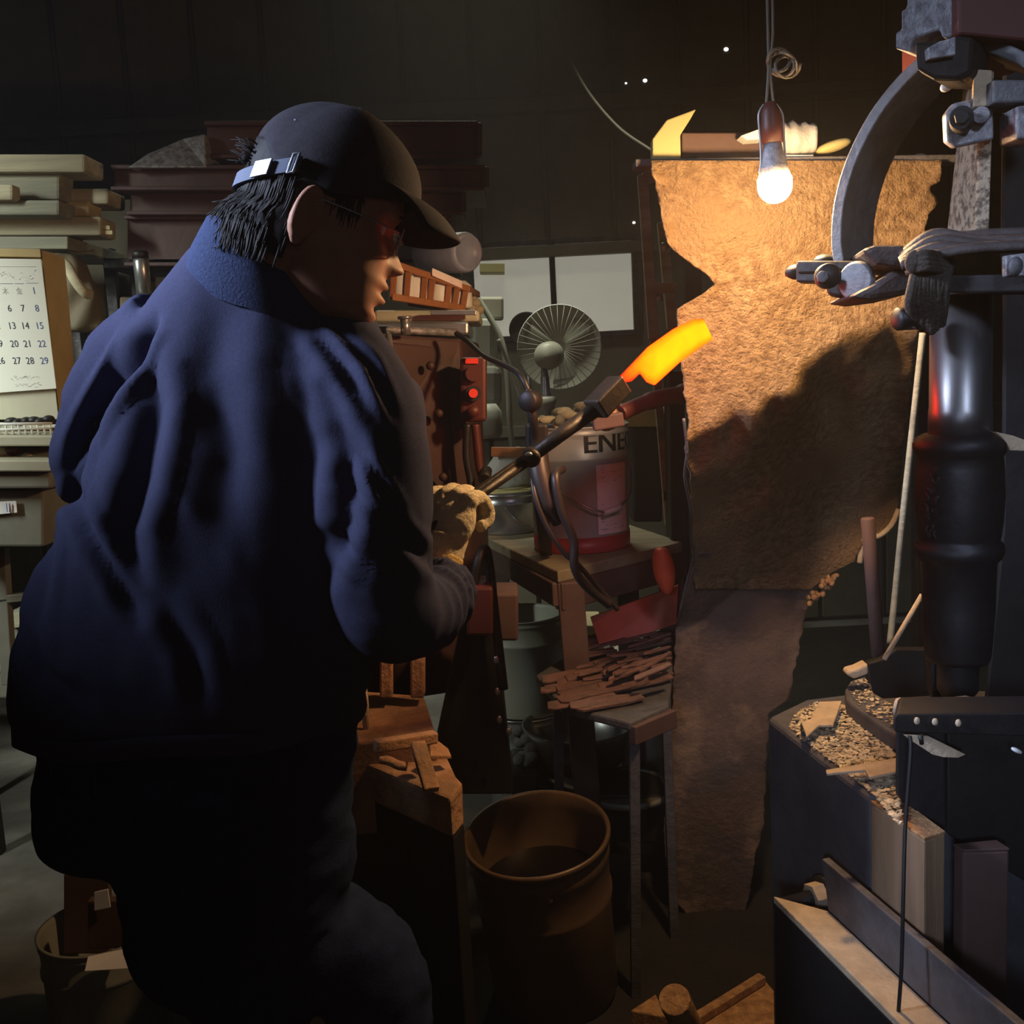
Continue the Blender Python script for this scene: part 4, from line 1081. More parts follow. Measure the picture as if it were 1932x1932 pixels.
# ================================================================== hanging bulb
BY = 1.70
bl = thing('hanging_bulb', 'glowing warm light bulb hanging on a cord before the rusty plate', 'lamp', P(1462, 300, BY))
bc = P(1462, 350, BY); ba_ = (P(1455, 250, BY) - P(1463, 380, BY)).normalized(); r_ = 31 * mpp(BY)
prof = [(r_ * math.sin(t), -r_ * 1.02 * math.cos(t)) for t in [i * math.pi / 2 / 10 for i in range(11)]] + [(r_ * 1.0, r_ * .35), (r_ * .96, r_ * .45)]
MB().lathe(prof + [(0, r_ * .45)], bc, ba_, n=32, cap=False).build('glowing_dome', M['bulb'], bl)
MB().lathe([(0, r_ * .46), (r_ * .95, r_ * .46), (r_ * .80, r_ * 1.1), (r_ * .60, r_ * 1.9), (r_ * .52, r_ * 2.4), (0, r_ * 2.4)], bc, ba_, n=28, cap=False).build('heat_sink', M['bracket'], bl)
MB().lathe([(0, r_ * 2.4), (r_ * .60, r_ * 2.4), (r_ * .62, r_ * 3.3), (r_ * .55, r_ * 4.2), (r_ * .3, r_ * 4.7), (0, r_ * 4.8)], bc, ba_, n=24, cap=False).build('socket', M['darkred'], bl)
for s_ in (-1, 1):
    MB().tube(crom([bc + ba_ * r_ * 4.6 + RT * s_ * .010, bc + ba_ * r_ * 4.0 + RT * s_ * .019, bc + ba_ * r_ * 2.6 + RT * s_ * .019, bc + ba_ * r_ * 1.4 + RT * s_ * .020, bc + ba_ * r_ * .7 + RT * s_ * .024]), .0018, 6).build('cage_wire', M['silver'], bl)
cdp = thing('lamp_cord', 'twin grey lamp cord with a coiled knot hanging above the bulb', 'cord', P(1455, 200, BY))
MB().tube(crom([P(1446, -60, BY), P(1449, 60, BY), P(1450, 130, BY), P(1446, 200, BY), bc + ba_ * r_ * 4.7]), .0024, 8).build('flex', M['cord'], cdp)
MB().tube(crom([P(1456, -60, BY), P(1458, 60, BY), P(1453, 130, BY), P(1461, 205, BY), bc + ba_ * r_ * 4.6 + RT * .008]), .0024, 8).build('flex', M['cord'], cdp)
kp = []
for i in range(46):
    a = i * .43
    kp.append(P(1478 + 22 * math.cos(a) + 10 * math.cos(a * .27), 120 + 22 * math.sin(a) + 8 * math.sin(a * .37), BY + .010 * math.sin(a * 1.7)))
MB().tube(kp, .0026, 7).build('coiled_knot', M['cord'], cdp)

# ================================================================== spring hammer (right)
def Yh(px): return 1.62 - (px - 1567) / 365 * .17


def H(px, py, dy=0): return P(px, py, Yh(px) + dy)


ham = thing('spring_hammer', 'tall blacksmith power hammer with curved spring arms and a round ram at right', 'machine', (P(1850, 1300, 1.6).x, 1.6, 0))
# bow spring
front = crom([H(1572, 497), H(1567, 450), H(1574, 375), H(1600, 290), H(1650, 198), H(1722, 116), H(1780, 84), H(1850, 70), H(1932, 97), H(1990, 140)], 10)
wv = V((math.sin(R(40)), math.cos(R(40)), 0)) * .135
cen = H(1850, 450)
sp = []
for i, p in enumerate(front):
    a = front[max(i - 1, 0)]; b = front[min(i + 1, len(front) - 1)]
    t = (b - a).normalized(); n_ = t.cross(wv).normalized()
    if n_.dot(cen - p) < 0: n_ = -n_
    th = .017
    sp.append([p, p + n_ * th, p + n_ * th + wv, p + wv])
MB().rings(sp, smooth=False).build('bow_spring', M['spring'], ham, bevel=.002)
# top casting and clamp
pts = [(1712, -20), (1710, 14), (1700, 20), (1700, 56), (1690, 60), (1689, 92), (1720, 100), (1724, 74), (1772, 56), (1778, 72), (1807, 68), (1807, -20)]
MB().prism([P(x, y, 1.47) for x, y in pts], (.05, .05, 0)).build('top_block', M['bracket'], ham, bevel=.003)
MB().prism([P(x, y, 1.45) for x, y in ((1808, -30), (1808, 66), (1838, 68), (1960, 80), (2050, 60), (2050, -30))], (0, .2, 0)).build('top_housing', M['darkred'], ham, bevel=.004)
MB().prism([P(x, y, 1.44) for x, y in ((1724, 76), (1728, 132), (1760, 150), (1806, 152), (1834, 138), (1838, 70), (1806, 66), (1760, 78))], (.05, .06, 0)).build('spring_clamp', M['iron_black'], ham, bevel=.006)
MB().prism([P(x, y, 1.43) for x, y in ((1750, 90), (1752, 112), (1804, 104), (1804, 68), (1772, 78))], (0, .02, 0)).build('clamp_face', M['bracket'], ham, bevel=.002)
MB().ell(P(1786, 163, 1.5), .010, .006, .007, Matrix.Rotation(-.5, 3, 'Y'), nu=12, nv=8).build('bright_stud', M['white'], ham)
# connecting rod and bracket
q = [P(1840, 440, 1.49), P(1866, 440, 1.48), P(1876, 134, 1.48), P(1850, 134, 1.49)]; q2 = [P(1786, 440, 1.60), P(1812, 440, 1.60), P(1846, 134, 1.60), P(1820, 134, 1.60)]
MB().hexa(q + q2).build('connecting_rod', M['rodmetal'], ham, bevel=.002)
MB().prism([P(x, y, 1.46) for x, y in ((1836, 130), (1872, 132), (1870, 200), (1836, 202))], (.02, .05, 0)).build('rod_upper_end', M['dustysteel'], ham, bevel=.002)
MB().prism([P(x, y, 1.47) for x, y in ((1784, 215), (1800, 194), (1836, 186), (1874, 172), (1876, 262), (1802, 278), (1786, 266))], (0, .014, 0)).build('rod_bracket', M['bracket'], ham, bevel=.003)
c_ = P(1798, 233, 1.465)
MB().cyl(c_ + V((.012, 0, 0)), c_ + V((-.004, -.035, 0)), .0155, 18).cyl(c_ + V((-.004, -.035, 0)), c_ + V((-.006, -.042, 0)), .010, 6).build('bracket_bolt', M['iron_black'], ham, bevel=.001)
MB().cyl(P(1853, 217, 1.475), P(1851, 217, 1.45), .011, 16).build('bracket_rivet', M['bracket'], ham, bevel=.001)
MB().prism([P(x, y, 1.44) for x, y in ((1874, 150), (1935, 150), (2040, 90), (2040, 190), (1874, 195))], (0, .06, 0)).build('wheel_segment', M['spring'], ham, bevel=.003)
MB().prism([P(x, y, 1.43) for x, y in ((1918, 200), (1960, 195), (1960, 265), (1918, 262))], (0, .05, 0)).build('side_lug', M['bracket'], ham, bevel=.003)
# main black frame casting
pts = [(1890, 200), (1888, 300), (1886, 470), (1890, 560), (1888, 1000), (1868, 1200), (1850, 1380), (2200, 1380), (2200, -60), (1890, -60)]
MB().prism([P(x, y, 1.70) for x, y in pts], (.20, .30, 0)).build('frame_casting', M['iron_black'], ham, bevel=.008)
# clamp at the spring's lower end
MB().prism([H(x, y, -.02) for x, y in ((1504, 492), (1626, 492), (1632, 500), (1630, 512), (1504, 516))], (.03, .06, 0)).build('clamp_bar', M['iron'], ham, bevel=.003)
MB().prism([H(x, y, -.015) for x, y in ((1502, 496), (1502, 532), (1545, 533), (1548, 498))], (.02, .05, 0)).build('clamp_lug', M['iron'], ham, bevel=.003)
MB().lathe([(0, 0), (.006, .001), (.010, .008), (.012, .014), (.012, .02)], H(1482, 514), (1, .1, 0), n=16).build('lug_pin', M['iron'], ham)
MB().lathe([(0, 0), (.017, 0), (.019, .004), (.019, .018), (.0, .018)], H(1564, 520, -.05), (.1, 1, 0), n=20).build('clamp_nut', M['iron'], ham)
MB().lathe([(0, 0), (.009, 0), (.009, .02), (0, .02)], H(1552, 522, -.07), (.25, 1, 0), n=6).build('clamp_bolt', M['beamsteel'], ham, bevel=.0008)
MB().prism([H(x, y, -.01) for x, y in ((1556, 532), (1630, 520), (1634, 545), (1612, 562), (1575, 558), (1562, 554))], (.02, .06, 0)).build('lower_jaw', M['iron_black'], ham, bevel=.004)
MB().lathe([(0, 0), (.026, 0), (.029, .004), (.029, .010), (0, .010)], H(1612, 530, -.045), (.75, .65, 0), n=28).build('round_washer', M['spring'], ham, bevel=.001)
MB().ell(H(1556, 492, .01), .018, .018, .010, nu=16, nv=8).build('clamp_knob', M['iron'], ham)


def strap(pts, w_, nm, mt='leather', th=.006, wd=(.35, .9, 0)):
    """leather loop: flat band with its width running back"""
    c = crom(pts, 8); rs = []
    wdv = V(wd).normalized()
    for i, p in enumerate(c):
        t = (c[min(i + 1, len(c) - 1)] - c[max(i - 1, 0)]).normalized(); n_ = t.cross(wdv).normalized() * th
        ww = wdv * w_
        rs.append([p - n_, p + n_, p + n_ + ww, p - n_ + ww])
    return MB().rings(rs, smooth=False).build(nm, M[mt], ham, bevel=.002)


MB().prism([P(x, y, 1.50) for x, y in ((1625, 470), (1650, 462), (1700, 462), (1748, 476), (1750, 500), (1700, 505), (1655, 498))], (.03, .16, 0)).build('leather_strap', M['leather'], ham, bevel=.008)
MB().prism([P(x, y, 1.52) for x, y in ((1600, 560), (1650, 535), (1690, 508), (1750, 500), (1750, 545), (1700, 558), (1640, 566))], (.03, .20, 0)).build('leather_strap', M['leather'], ham, bevel=.008)
for k in range(7):
    y = 488 - k * 4
    MB().tube(crom([P(1700, 500 - k * 3, 1.44 + k * .012), P(1760, y - 6 - 10 * (k % 3), 1.42 + k * .012), P(1840, y - 20 + 4 * (k % 2), 1.40 + k * .012), P(1960, y - 26 + 7 * (k % 3), 1.38 + k * .012)]), .0085, 8, flat=.8).build('cord_strand', M['leather'], ham)
MB().bar(P(1740, 540, 1.48), P(1990, 536, 1.40), .09, .024).build('cross_bar', M['iron'], ham, bevel=.003)
for k in range(12):
    x = 1722 + k * 6.0
    MB().tube(crom([P(x + 8, 492, 1.44), P(x - 2 + rr.uniform(-4, 4), 530, 1.415), P(x - 6 + rr.uniform(-6, 6), 575, 1.42), P(x * .6 + 1748 * .4 + rr.uniform(-5, 5), 628 - abs(k - 6) * 3, 1.44)]), [.0065] * 25, 7).build('rope_strand', M['rope'], ham)
for k in range(4):
    MB().tube(crom([P(1714, 486 + k * 9, 1.43), P(1745, 478 + k * 9, 1.40), P(1790, 486 + k * 9, 1.43)]), .006, 7).build('rope_wrap', M['rope'], ham)
MB().ell(P(1726, 494, 1.41), .014, .010, .016, nu=12, nv=8).build('rope_knot', M['rope'], ham)
MB().lathe([(0, 0), (.013, .0), (.016, .004), (.016, .04), (0, .04)], P(1690, 602, 1.44), (1, .25, 0), n=24).build('cross_pin', M['iron'], ham)
MB().prism([P(x, y, 1.36) for x, y in ((1898, 482), (1960, 474), (1960, 520), (1898, 522))], (0, .012, 0)).build('side_plate', M['bracket'], ham, bevel=.002)
MB().ell(P(1916, 502, 1.355), .010, .006, .012, nu=12, nv=8).build('plate_bolt', M['spring'], ham)
# ram
RC = P(1812, 700, 1.50)


def zz_(y): return P(1812, y, 1.50).z - RC.z


k_ = mpp(1.5)
MB().lathe([(0, zz_(545)), (54 * k_, zz_(545)), (55 * k_, zz_(770)), (56 * k_, zz_(772)), (57 * k_, zz_(832)), (0, zz_(832))], RC, n=56, cap=False).build('ram', M['steel'], ham)
pf = [(50 * k_, 815), (66 * k_, 817), (78 * k_, 824), (84 * k_, 835), (84 * k_, 845), (79 * k_, 856), (76 * k_, 862), (78 * k_, 880), (80 * k_, 930), (78 * k_, 980), (74 * k_, 1012), (72 * k_, 1018), (80 * k_, 1026), (81 * k_, 1038), (77 * k_, 1050), (67 * k_, 1060), (66 * k_, 1150), (60 * k_, 1235), (56 * k_, 1245), (0, 1245)]
MB().lathe([(r_, zz_(y)) for r_, y in pf], RC, n=64, cap=False).build('ram_guide_collar', M['iron'], ham)
MB().lathe([(40 * k_, zz_(1235)), (38 * k_, zz_(1300)), (30 * k_, zz_(1312)), (0, zz_(1312))], RC, n=40, cap=False).build('upper_die', M['iron'], ham)
# cast characters in relief on the collar
rc = random.Random(5)
for j, yy in enumerate((890, 925, 958, 990)):
    for s_ in range(5):
        a0 = math.pi + R(24 + rc.uniform(-9, 9)) + R(6); y0 = yy + rc.uniform(-14, 14)
        pth = []
        for q_ in range(4):
            a = a0 + R((q_ - 1.5) * rc.uniform(-4, 4)) ; y = y0 + (q_ - 1.5) * rc.uniform(2, 7)
            pth.append(RC + V((79.5 * k_ * math.cos(a), 79.5 * k_ * math.sin(a), zz_(y))))
        MB().tube(pth, .0022, 6).build('cast_stroke', M['iron_black'], ham)
MB().prism([P(x, y, 1.56) for x, y in ((1748, 1075), (1775, 1075), (1785, 1335), (1760, 1335))], (.03, .10, 0)).build('guide_rib', M['iron'], ham, bevel=.004)
MB().prism([P(x, y, 1.45) for x, y in ((1880, 815), (1912, 822), (1960, 840), (1960, 852), (1905, 850), (1900, 836))], (0, .03, 0)).build('splintered_shim', M['dustysteel'], ham, bevel=.001)
# stick, rods beside the ram
tag(MB().lathe([(0, 0), (.0125, .0), (.0125, .262), (.011, .264), (0, .264)], P(1657, 1238, 1.86), (P(1640, 1015, 1.86) - P(1657, 1238, 1.86)), n=20).build('wooden_rod', M['benchleg']),
    'short round brown rod standing upright left of the ram', 'rod')
tag(MB().tube(crom([P(1741, 628, 1.82), P(1729, 740, 1.82), P(1716, 860, 1.82), P(1703, 980, 1.82), P(1690, 1110, 1.82), P(1679, 1215, 1.80)]), .0062, 8).build('thin_long_rod', M['plank_b']),
    'long thin rusty rod leaning between plate and ram', 'rod')
tag(MB().tube([P(1740, 1122, 1.72), P(1668, 1244, 1.72)], .0045, 8).build('short_wire_rod', M['dustysteel']), 'short thin rod slanting beside the lower ram', 'rod')
tag(MB().prism([P(x, y, 1.78) for x, y in ((1638, 1252), (1665, 1244), (1690, 1225), (1760, 1225), (1762, 1340), (1640, 1335))], (0, .02, 0)).build('black_guard_sheet', M['iron_black'], bevel=.003), 'dark sheet standing on the anvil behind the ram', 'sheet')
tag(MB().prism([P(x, y, 1.74) for x, y in ((1598, 1274), (1612, 1282), (1640, 1272), (1638, 1252), (1618, 1262), (1602, 1266))], (0, .03, 0)).build('round_plug', M['dustysteel'], bevel=.004), 'pale stub lying at the back of the anvil', 'stub')

# ================================================================== anvil block, scale, dies
AT = .775
an = thing('anvil_block', 'massive grey cast anvil block covered in scale under the ram', 'anvil', PZ(1650, 1450, 0.0))
ORG[an.name] = V((.6, 1.6, 0)); an.location = (.6, 1.6, 0)
top = [PZ(1448, 1352, AT), PZ(1641, 1502, AT), PZ(1700, 1494, AT), PZ(2100, 1440, AT), PZ(2100, 1310, AT), PZ(1700, 1296, AT), PZ(1520, 1318, AT)]
MB().prism([V((v.x, v.y, .0)) for v in top], (0, 0, AT)).build('block', M['cast'], an, bevel=.010, seg=3)
lip = [PZ(x, y, AT + .03) for x, y in ((1594, 1300), (1604, 1284), (1640, 1272), (1648, 1305), (1700, 1335), (1700, 1392), (1660, 1368), (1615, 1335), (1596, 1318))]
MB().prism([v - V((0, 0, .03)) for v in lip], (0, 0, .03)).build('raised_lip', M['cast'], an, bevel=.005)
# flakes of mill scale: uncountable
fl_ = MB(); rf_ = random.Random(2)
def inpoly(x, y, poly):
    c = False; n = len(poly)
    for i in range(n):
        x1, y1 = poly[i]; x2, y2 = poly[(i + 1) % n]
        if (y1 > y) != (y2 > y) and x < (x2 - x1) * (y - y1) / (y2 - y1) + x1: c = not c
    return c


poly = [(1500, 1345), (1540, 1325), (1592, 1330), (1640, 1380), (1700, 1430), (1700, 1560), (1650, 1500), (1590, 1450), (1520, 1400), (1490, 1372)]
cnt = 0
while cnt < 3600:
    x, y = rf_.uniform(1485, 1705), rf_.uniform(1322, 1560)
    if not inpoly(x, y, poly): continue
    s_ = rf_.uniform(.0016, .0042)
    p = PZ(x, y, AT + .001 + rf_.random() * .004)
    rot = Matrix.Rotation(rf_.random() * 6.28, 3, 'Z') @ Matrix.Rotation(rf_.uniform(-.6, .6), 3, 'X')
    fl_.add([p + rot @ V(v) for v in ((-s_, -s_ * .7, 0), (s_, -s_ * .5, 0), (s_ * .7, s_, .0006), (-s_ * .8, s_ * .6, 0))], [(0, 1, 2, 3)]); cnt += 1
for _ in range(500):
    x, y = rf_.uniform(1598, 1695), rf_.uniform(1280, 1390)
    if not inpoly(x, y, [(1600, 1300), (1608, 1286), (1638, 1278), (1646, 1308), (1696, 1338), (1696, 1380), (1615, 1328)]): continue
    s_ = rf_.uniform(.0016, .004); p = PZ(x, y, AT + .031 + rf_.random() * .003)
    rot = Matrix.Rotation(rf_.random() * 6.28, 3, 'Z') @ Matrix.Rotation(rf_.uniform(-.6, .6), 3, 'X')
    fl_.add([p + rot @ V(v) for v in ((-s_, -s_ * .7, 0), (s_, -s_ * .5, 0), (s_ * .7, s_, .0006), (-s_ * .8, s_ * .6, 0))], [(0, 1, 2, 3)])
o = fl_.build('mill_scale', M['flake']); tag(o, 'loose flakes of mill scale strewn over the anvil top', 'scale', kind='stuff')
for k, (pts, lb) in enumerate((([(1545, 1328), (1588, 1326), (1572, 1372), (1545, 1372), (1522, 1394), (1512, 1366), (1530, 1360)], 'flat forged blade blank lying on the rear of the anvil'),
                               ([(1558, 1457), (1625, 1446), (1692, 1434), (1694, 1460), (1640, 1471), (1632, 1457), (1560, 1464)], 'flat forged blade blank with a tang lying nearer on the anvil'))):
    z_ = AT + .018
    tag(MB().prism([PZ(x, y, z_) for x, y in pts], (0, 0, .004)).build('blade_blank', M['dustysteel'], bevel=.0008, seg=1), lb, 'blank', 'blade blanks on the anvil')
    for (x, y) in ((pts[4] if k == 0 else (1612, 1456)), (pts[0] if k == 0 else (1680, 1450))):
        p = PZ(x, y, z_ - .001)
tag(MB().cyl(PZ(1514, 1366, AT), PZ(1516, 1385, AT + .018), .004, 10).build('peg', M['iron_black']), 'small black peg propping the rear blade blank', 'peg')
# die holder and things in front
dh = thing('die_holder', 'dark lower die holder with a long black slotted plate on top', 'die', P(1800, 1560, 1.30))
MB().prism([P(x, y, 1.33) for x, y in ((1690, 1372), (1785, 1372), (1788, 1575), (1700, 1512), (1690, 1500))], (.04, .10, 0)).build('left_body', M['iron'], dh, bevel=.004)
MB().prism([P(x, y, 1.36) for x, y in ((1786, 1372), (1990, 1372), (1990, 1700), (1786, 1575))], (.04, .10, 0)).build('body', M['iron_black'], dh, bevel=.004)
MB().prism([P(x, y, 1.26) for x, y in ((1692, 1347), (1686, 1353), (1684, 1375), (1690, 1383), (1780, 1386), (1990, 1392), (1990, 1344))], (.03, .065, 0)).build('slotted_plate', M['iron_black'], dh, bevel=.003)
for (x, y) in ((1730, 1360), (1764, 1362), (1808, 1364)): MB().ell(P(x, y, 1.256), .004, .003, .005, nu=10, nv=6).build('rivet', M['dustysteel'], dh)
tg_ = [P(x, y, 1.29) for x, y in ((1706, 1387), (1752, 1389), (1822, 1424), (1808, 1430), (1780, 1429), (1760, 1424), (1714, 1394))]
tag(MB().prism(tg_, (0, .004, 0)).build('pale_tongue_blade', M['dustysteel'], bevel=.0006, seg=1), 'pale pointed blade blank hanging under the slotted plate', 'blank')
tag(MB().lathe([(0, 0), (.012, 0), (.014, .004), (.012, .10), (0, .1)], P(1690, 1334, 1.34), P(1785, 1352, 1.30) - P(1690, 1334, 1.34), n=20).build('round_billet', M['dustysteel']), 'short round steel billet lying on the slotted plate', 'billet')
tag(MB().prism([P(x, y, 1.36) for x, y in ((1770, 1345), (1800, 1328), (1838, 1324), (1858, 1328), (1888, 1345))], (0, .03, 0)).build('low_wedge', M['dustysteel'], bevel=.003), 'low pale wedge lying behind the slotted plate under the ram', 'wedge')
tag(MB().ell(P(1918, 1416, 1.25), .008, .004, .003, Matrix.Rotation(.5, 3, 'Y'), nu=12, nv=8).build('bright_chip', M['white']), 'bright chip on the die holder at the right edge', 'chip')
# wooden blocks
for k, (pts, z_, h, lb, mt) in enumerate((([(1642, 1510), (1744, 1581), (1784, 1568), (1690, 1499)], .770, .55, 'tall pale wooden packing block standing against the anvil', 'wood'),
                                          ([(1798, 1592), (1818, 1603), (1905, 1600), (1880, 1584)], .73, .5, 'shorter wooden packing block in shadow right of the tall one', 'wood'))):
    tpp = [PZ(x, y, z_) for x, y in pts]
    e = thing('packing_block', lb, 'timber', tpp[0] - V((0, 0, h)), 'wooden packing blocks by the anvil')
    MB().prism([v - V((0, 0, h)) for v in tpp], (0, 0, h - .004)).build('block', M['wood'] if k == 0 else M['benchleg'], e, bevel=.003)  # second block takes a darker timber colour in place of shade
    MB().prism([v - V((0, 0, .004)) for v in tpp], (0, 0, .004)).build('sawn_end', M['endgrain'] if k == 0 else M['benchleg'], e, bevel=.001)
# angle beam with bolt
FZ = .575
an2 = thing('angle_beam', 'dark steel angle beam with a dusty flange bolted along the anvil base', 'beam', PZ(1459, 1689, 0))
a, b, c, d = PZ(1459, 1690, FZ), PZ(1692, 1924, FZ), PZ(1802, 1931, FZ), PZ(1562, 1718, FZ)
dd = (b - a); b2_ = a + dd * 2.2; c2_ = d + dd * 2.2
MB().prism([a - V((0, 0, .012)), b2_ - V((0, 0, .012)), c2_ - V((0, 0, .012)), d - V((0, 0, .012))], (0, 0, .012)).build('flange', M['dustysteel'], an2, bevel=.002)
d1 = d + (a - d) * 0.02
MB().hexa([d, c2_, c2_ + V((0, 0, .075)), d + V((0, 0, .075)) + dd * -.05] + [v + V((.012, .004, 0)) for v in (d, c2_, c2_ + V((0, 0, .075)), d + V((0, 0, .075)) + dd * -.05)]).build('web', M['beamsteel'], an2, bevel=.002)
MB().hexa([a - V((0, 0, .5)), b2_ - V((0, 0, .5)), b2_ - V((0, 0, .012)), a - V((0, 0, .012))] + [v + V((.03, .008, 0)) for v in (a - V((0, 0, .5)), b2_ - V((0, 0, .5)), b2_ - V((0, 0, .012)), a - V((0, 0, .012)))]).build('side_skirt', M['iron_black'], an2, bevel=.002)
bp = P(1556, 1688, 1.50); bd = V((-.95, -.30, -.02)).normalized()
pf = [(0, .0)]
MB().lathe([(0, 0), (.030, 0), (.030, .005), (0, .005)], bp, bd, n=28).build('washer', M['iron'], an2)
MB().lathe([(0, .005), (.023, .005), (.023, .026), (0, .026)], bp, bd, n=6, smooth=False).build('nut', M['dustysteel'], an2, bevel=.001)
pf = [(0, .026)]
for i in range(13):
    pf += [(.0125, .026 + i * .0045), (.0105, .0283 + i * .0045)]
pf += [(.011, .086), (0, .088)]
MB().lathe(pf, bp, bd, n=24, smooth=False, cap=False).build('threaded_stud', M['iron'], an2)
tag(MB().tube(crom([P(1716, 1388, 1.24), P(1718, 1420, 1.235), P(1708, 1560, 1.22), P(1704, 1700, 1.2), P(1700, 1840, 1.19), P(1688, 1990, 1.18)]), .0026, 8).build('black_wire', M['black']), 'thin black wire hanging from the slotted plate past the wooden block', 'wire')
tag(MB().tube([P(1737, 1386, 1.245), P(1739, 1404, 1.245)], .003, 8).build('wire_stub', M['black']), 'short black wire stub under the slotted plate', 'wire')
# ================================================================== tongs with the glowing blade
tn = thing('forging_tongs', 'long dark steel tongs held by the gloved smith', 'tongs', P(860, 960, 1.55))
T0, T1, T2, T3 = P(775, 1018, 1.50), P(868, 955, 1.53), P(1002, 862, 1.61), P(1172, 722, 1.70)
for s_ in (-1, 1):
    off = V((0, .008 * s_, .003 * s_))
    MB().tube([T0 + off, T1 + off, T2 + off * .6], [.0068, .0070, .0085], 12).build('rein', M['tong'], tn)
MB().lathe([(0, -.02), (.013, -.02), (.015, -.012), (.015, .012), (.013, .02), (0, .02)], T2, (0, 1, .1), n=20).build('pivot_boss', M['tong'], tn)
MB().ell(T2 + V((-.004, -.022, .006)), .006, .004, .004, nu=12, nv=8).build('pivot_rivet', M['silver'], tn)
mid = P(1130, 768, 1.675)
MB().tube([T2, P(1060, 818, 1.64), mid], [.010, .0115, .013], 12).build('jaw_arm', M['tong'], tn)
MB().tube([T2 + V((0, .02, -.004)), P(1068, 815, 1.66), mid + V((0, .02, 0))], [.009, .010, .011], 12).build('jaw_arm', M['tong'], tn)
MB().bar(P(1122, 774, 1.665), P(1170, 724, 1.695), .040, .036, (0, 0, 1)).build('jaw', M['tong'], tn, bevel=.004)
# blade
up_ = [(0, 1168, 712), (.2, 1200, 678), (.34, 1222, 655), (.62, 1270, 621), (.88, 1308, 602), (1, 1327, 602)]
lo_ = [(0, 1172, 722), (.12, 1192, 719), (.24, 1207, 704), (.32, 1220, 721), (.40, 1235, 727), (.55, 1258, 706), (.68, 1282, 684), (1, 1345, 640)]


def ip(t, tab):
    for a, b in zip(tab, tab[1:]):
        if t <= b[0] + 1e-9:
            f_ = (t - a[0]) / (b[0] - a[0]); return a[1] + (b[1] - a[1]) * f_, a[2] + (b[2] - a[2]) * f_
    return tab[-1][1:]


NS, NT = 44, 8
vs, heat = [], []
for side in (0, 1):
    for i in range(NS + 1):
        t = i / NS; (ux, uy), (lx, ly) = ip(t, up_), ip(t, lo_)
        for j in range(NT + 1):
            s_ = j / NT
            x, y = ux + (lx - ux) * s_, uy + (ly - uy) * s_
            p = P(x, y, 1.70 + .10 * t)
            bul = .0035 * (1 - (2 * s_ - 1) ** 4) * (1 if 0 < i < NS else .3)
            p.y += (-bul if side == 0 else bul)
            vs.append(p)
            edge = min(s_, 1 - s_) * 2
            heat.append(min(1, .14 + .62 * min(1, t * 2.2) * (0.35 + .65 * min(1, edge * 1.9))) )
fs = []
n1 = (NS + 1) * (NT + 1)
for i in range(NS):
    for j in range(NT):
        a = i * (NT + 1) + j
        fs.append((a, a + 1, a + NT + 2, a + NT + 1)); b = a + n1; fs.append((b, b + NT + 1, b + NT + 2, b + 1))
def idx(i, j, s): return s * n1 + i * (NT + 1) + j
for i in range(NS):
    fs.append((idx(i, 0, 0), idx(i + 1, 0, 0), idx(i + 1, 0, 1), idx(i, 0, 1)))
    fs.append((idx(i, NT, 0), idx(i, NT, 1), idx(i + 1, NT, 1), idx(i + 1, NT, 0)))
for j in range(NT):
    fs.append((idx(0, j, 0), idx(0, j, 1), idx(0, j + 1, 1), idx(0, j + 1, 0)))
    fs.append((idx(NS, j, 0), idx(NS, j + 1, 0), idx(NS, j + 1, 1), idx(NS, j, 1)))
b = MB(); b.add(vs, fs, True)
hot = b.build('hot_blade', emission('glowing_steel', _blade))
uvl = hot.data.uv_layers.new(name='heat')
for lp, ud in zip(hot.data.loops, uvl.data): ud.uv = (heat[lp.vertex_index], 0)
tag(hot, 'glowing yellow orange hot steel blade gripped in the tongs', 'blade')

# ================================================================== gauge stand with hoses, arm with clamp
gs = thing('gauge_stand', 'dark stand with a round knob head and hanging hoses by the pail', 'stand', P(1010, 900, 2.0))
c_ = P(993, 757, 1.95)
MB().lathe([(0, 0), (.017, .0), (.020, .004), (.020, .03), (.014, .04), (0, .04)], c_, V((.45, .85, 0)), n=28).build('knob_head', M['iron'], gs)
MB().tube(crom([c_ + V((.01, .03, -.01)), P(1006, 790, 1.98), P(1010, 830, 2.0), P(1008, 868, 2.0)]), [.009] * 25, 10).build('stem', M['iron_black'], gs)
prect(992, 800, 1034, 850, 2.0, .04).build('clamp_block', M['iron_black'], gs, bevel=.006)
MB().tube(crom([P(1012, 850, 2.0), P(1020, 900, 1.98), P(1035, 950, 1.97), P(1052, 990, 1.97)]), [.012, .018] + [.022] * 16 + [.018, .016, .014, .012, .011, .010, .009], 12).build('grip_handle', M['rubber'], gs)
MB().tube(crom([P(1060, 885, 2.0), P(1048, 900, 1.96), P(1058, 960, 1.95), P(1082, 1020, 1.95), P(1084, 1070, 1.95), P(1105, 1105, 1.97), P(1150, 1142, 2.0)]), .0088, 10).build('hose', M['rubber'], gs)
MB().tube(crom([P(1003, 868, 2.0), P(1008, 930, 1.96), P(1030, 990, 1.95), P(1062, 1040, 1.95), P(1090, 1065, 1.96), P(1130, 1110, 2.0), P(1165, 1150, 2.02)]), .0055, 10).build('hose', M['rubber'], gs)
MB().bar(P(1012, 862, 2.02), P(1012, 862, 2.02) + V((.03, .62, -.30)), .03, .03).build('support_arm', M['iron_black'], gs)
ar = thing('pipe_arm', 'dark reddish pipe arm with a clamp reaching left from behind the plate', 'arm', P(1230, 760, 2.25))
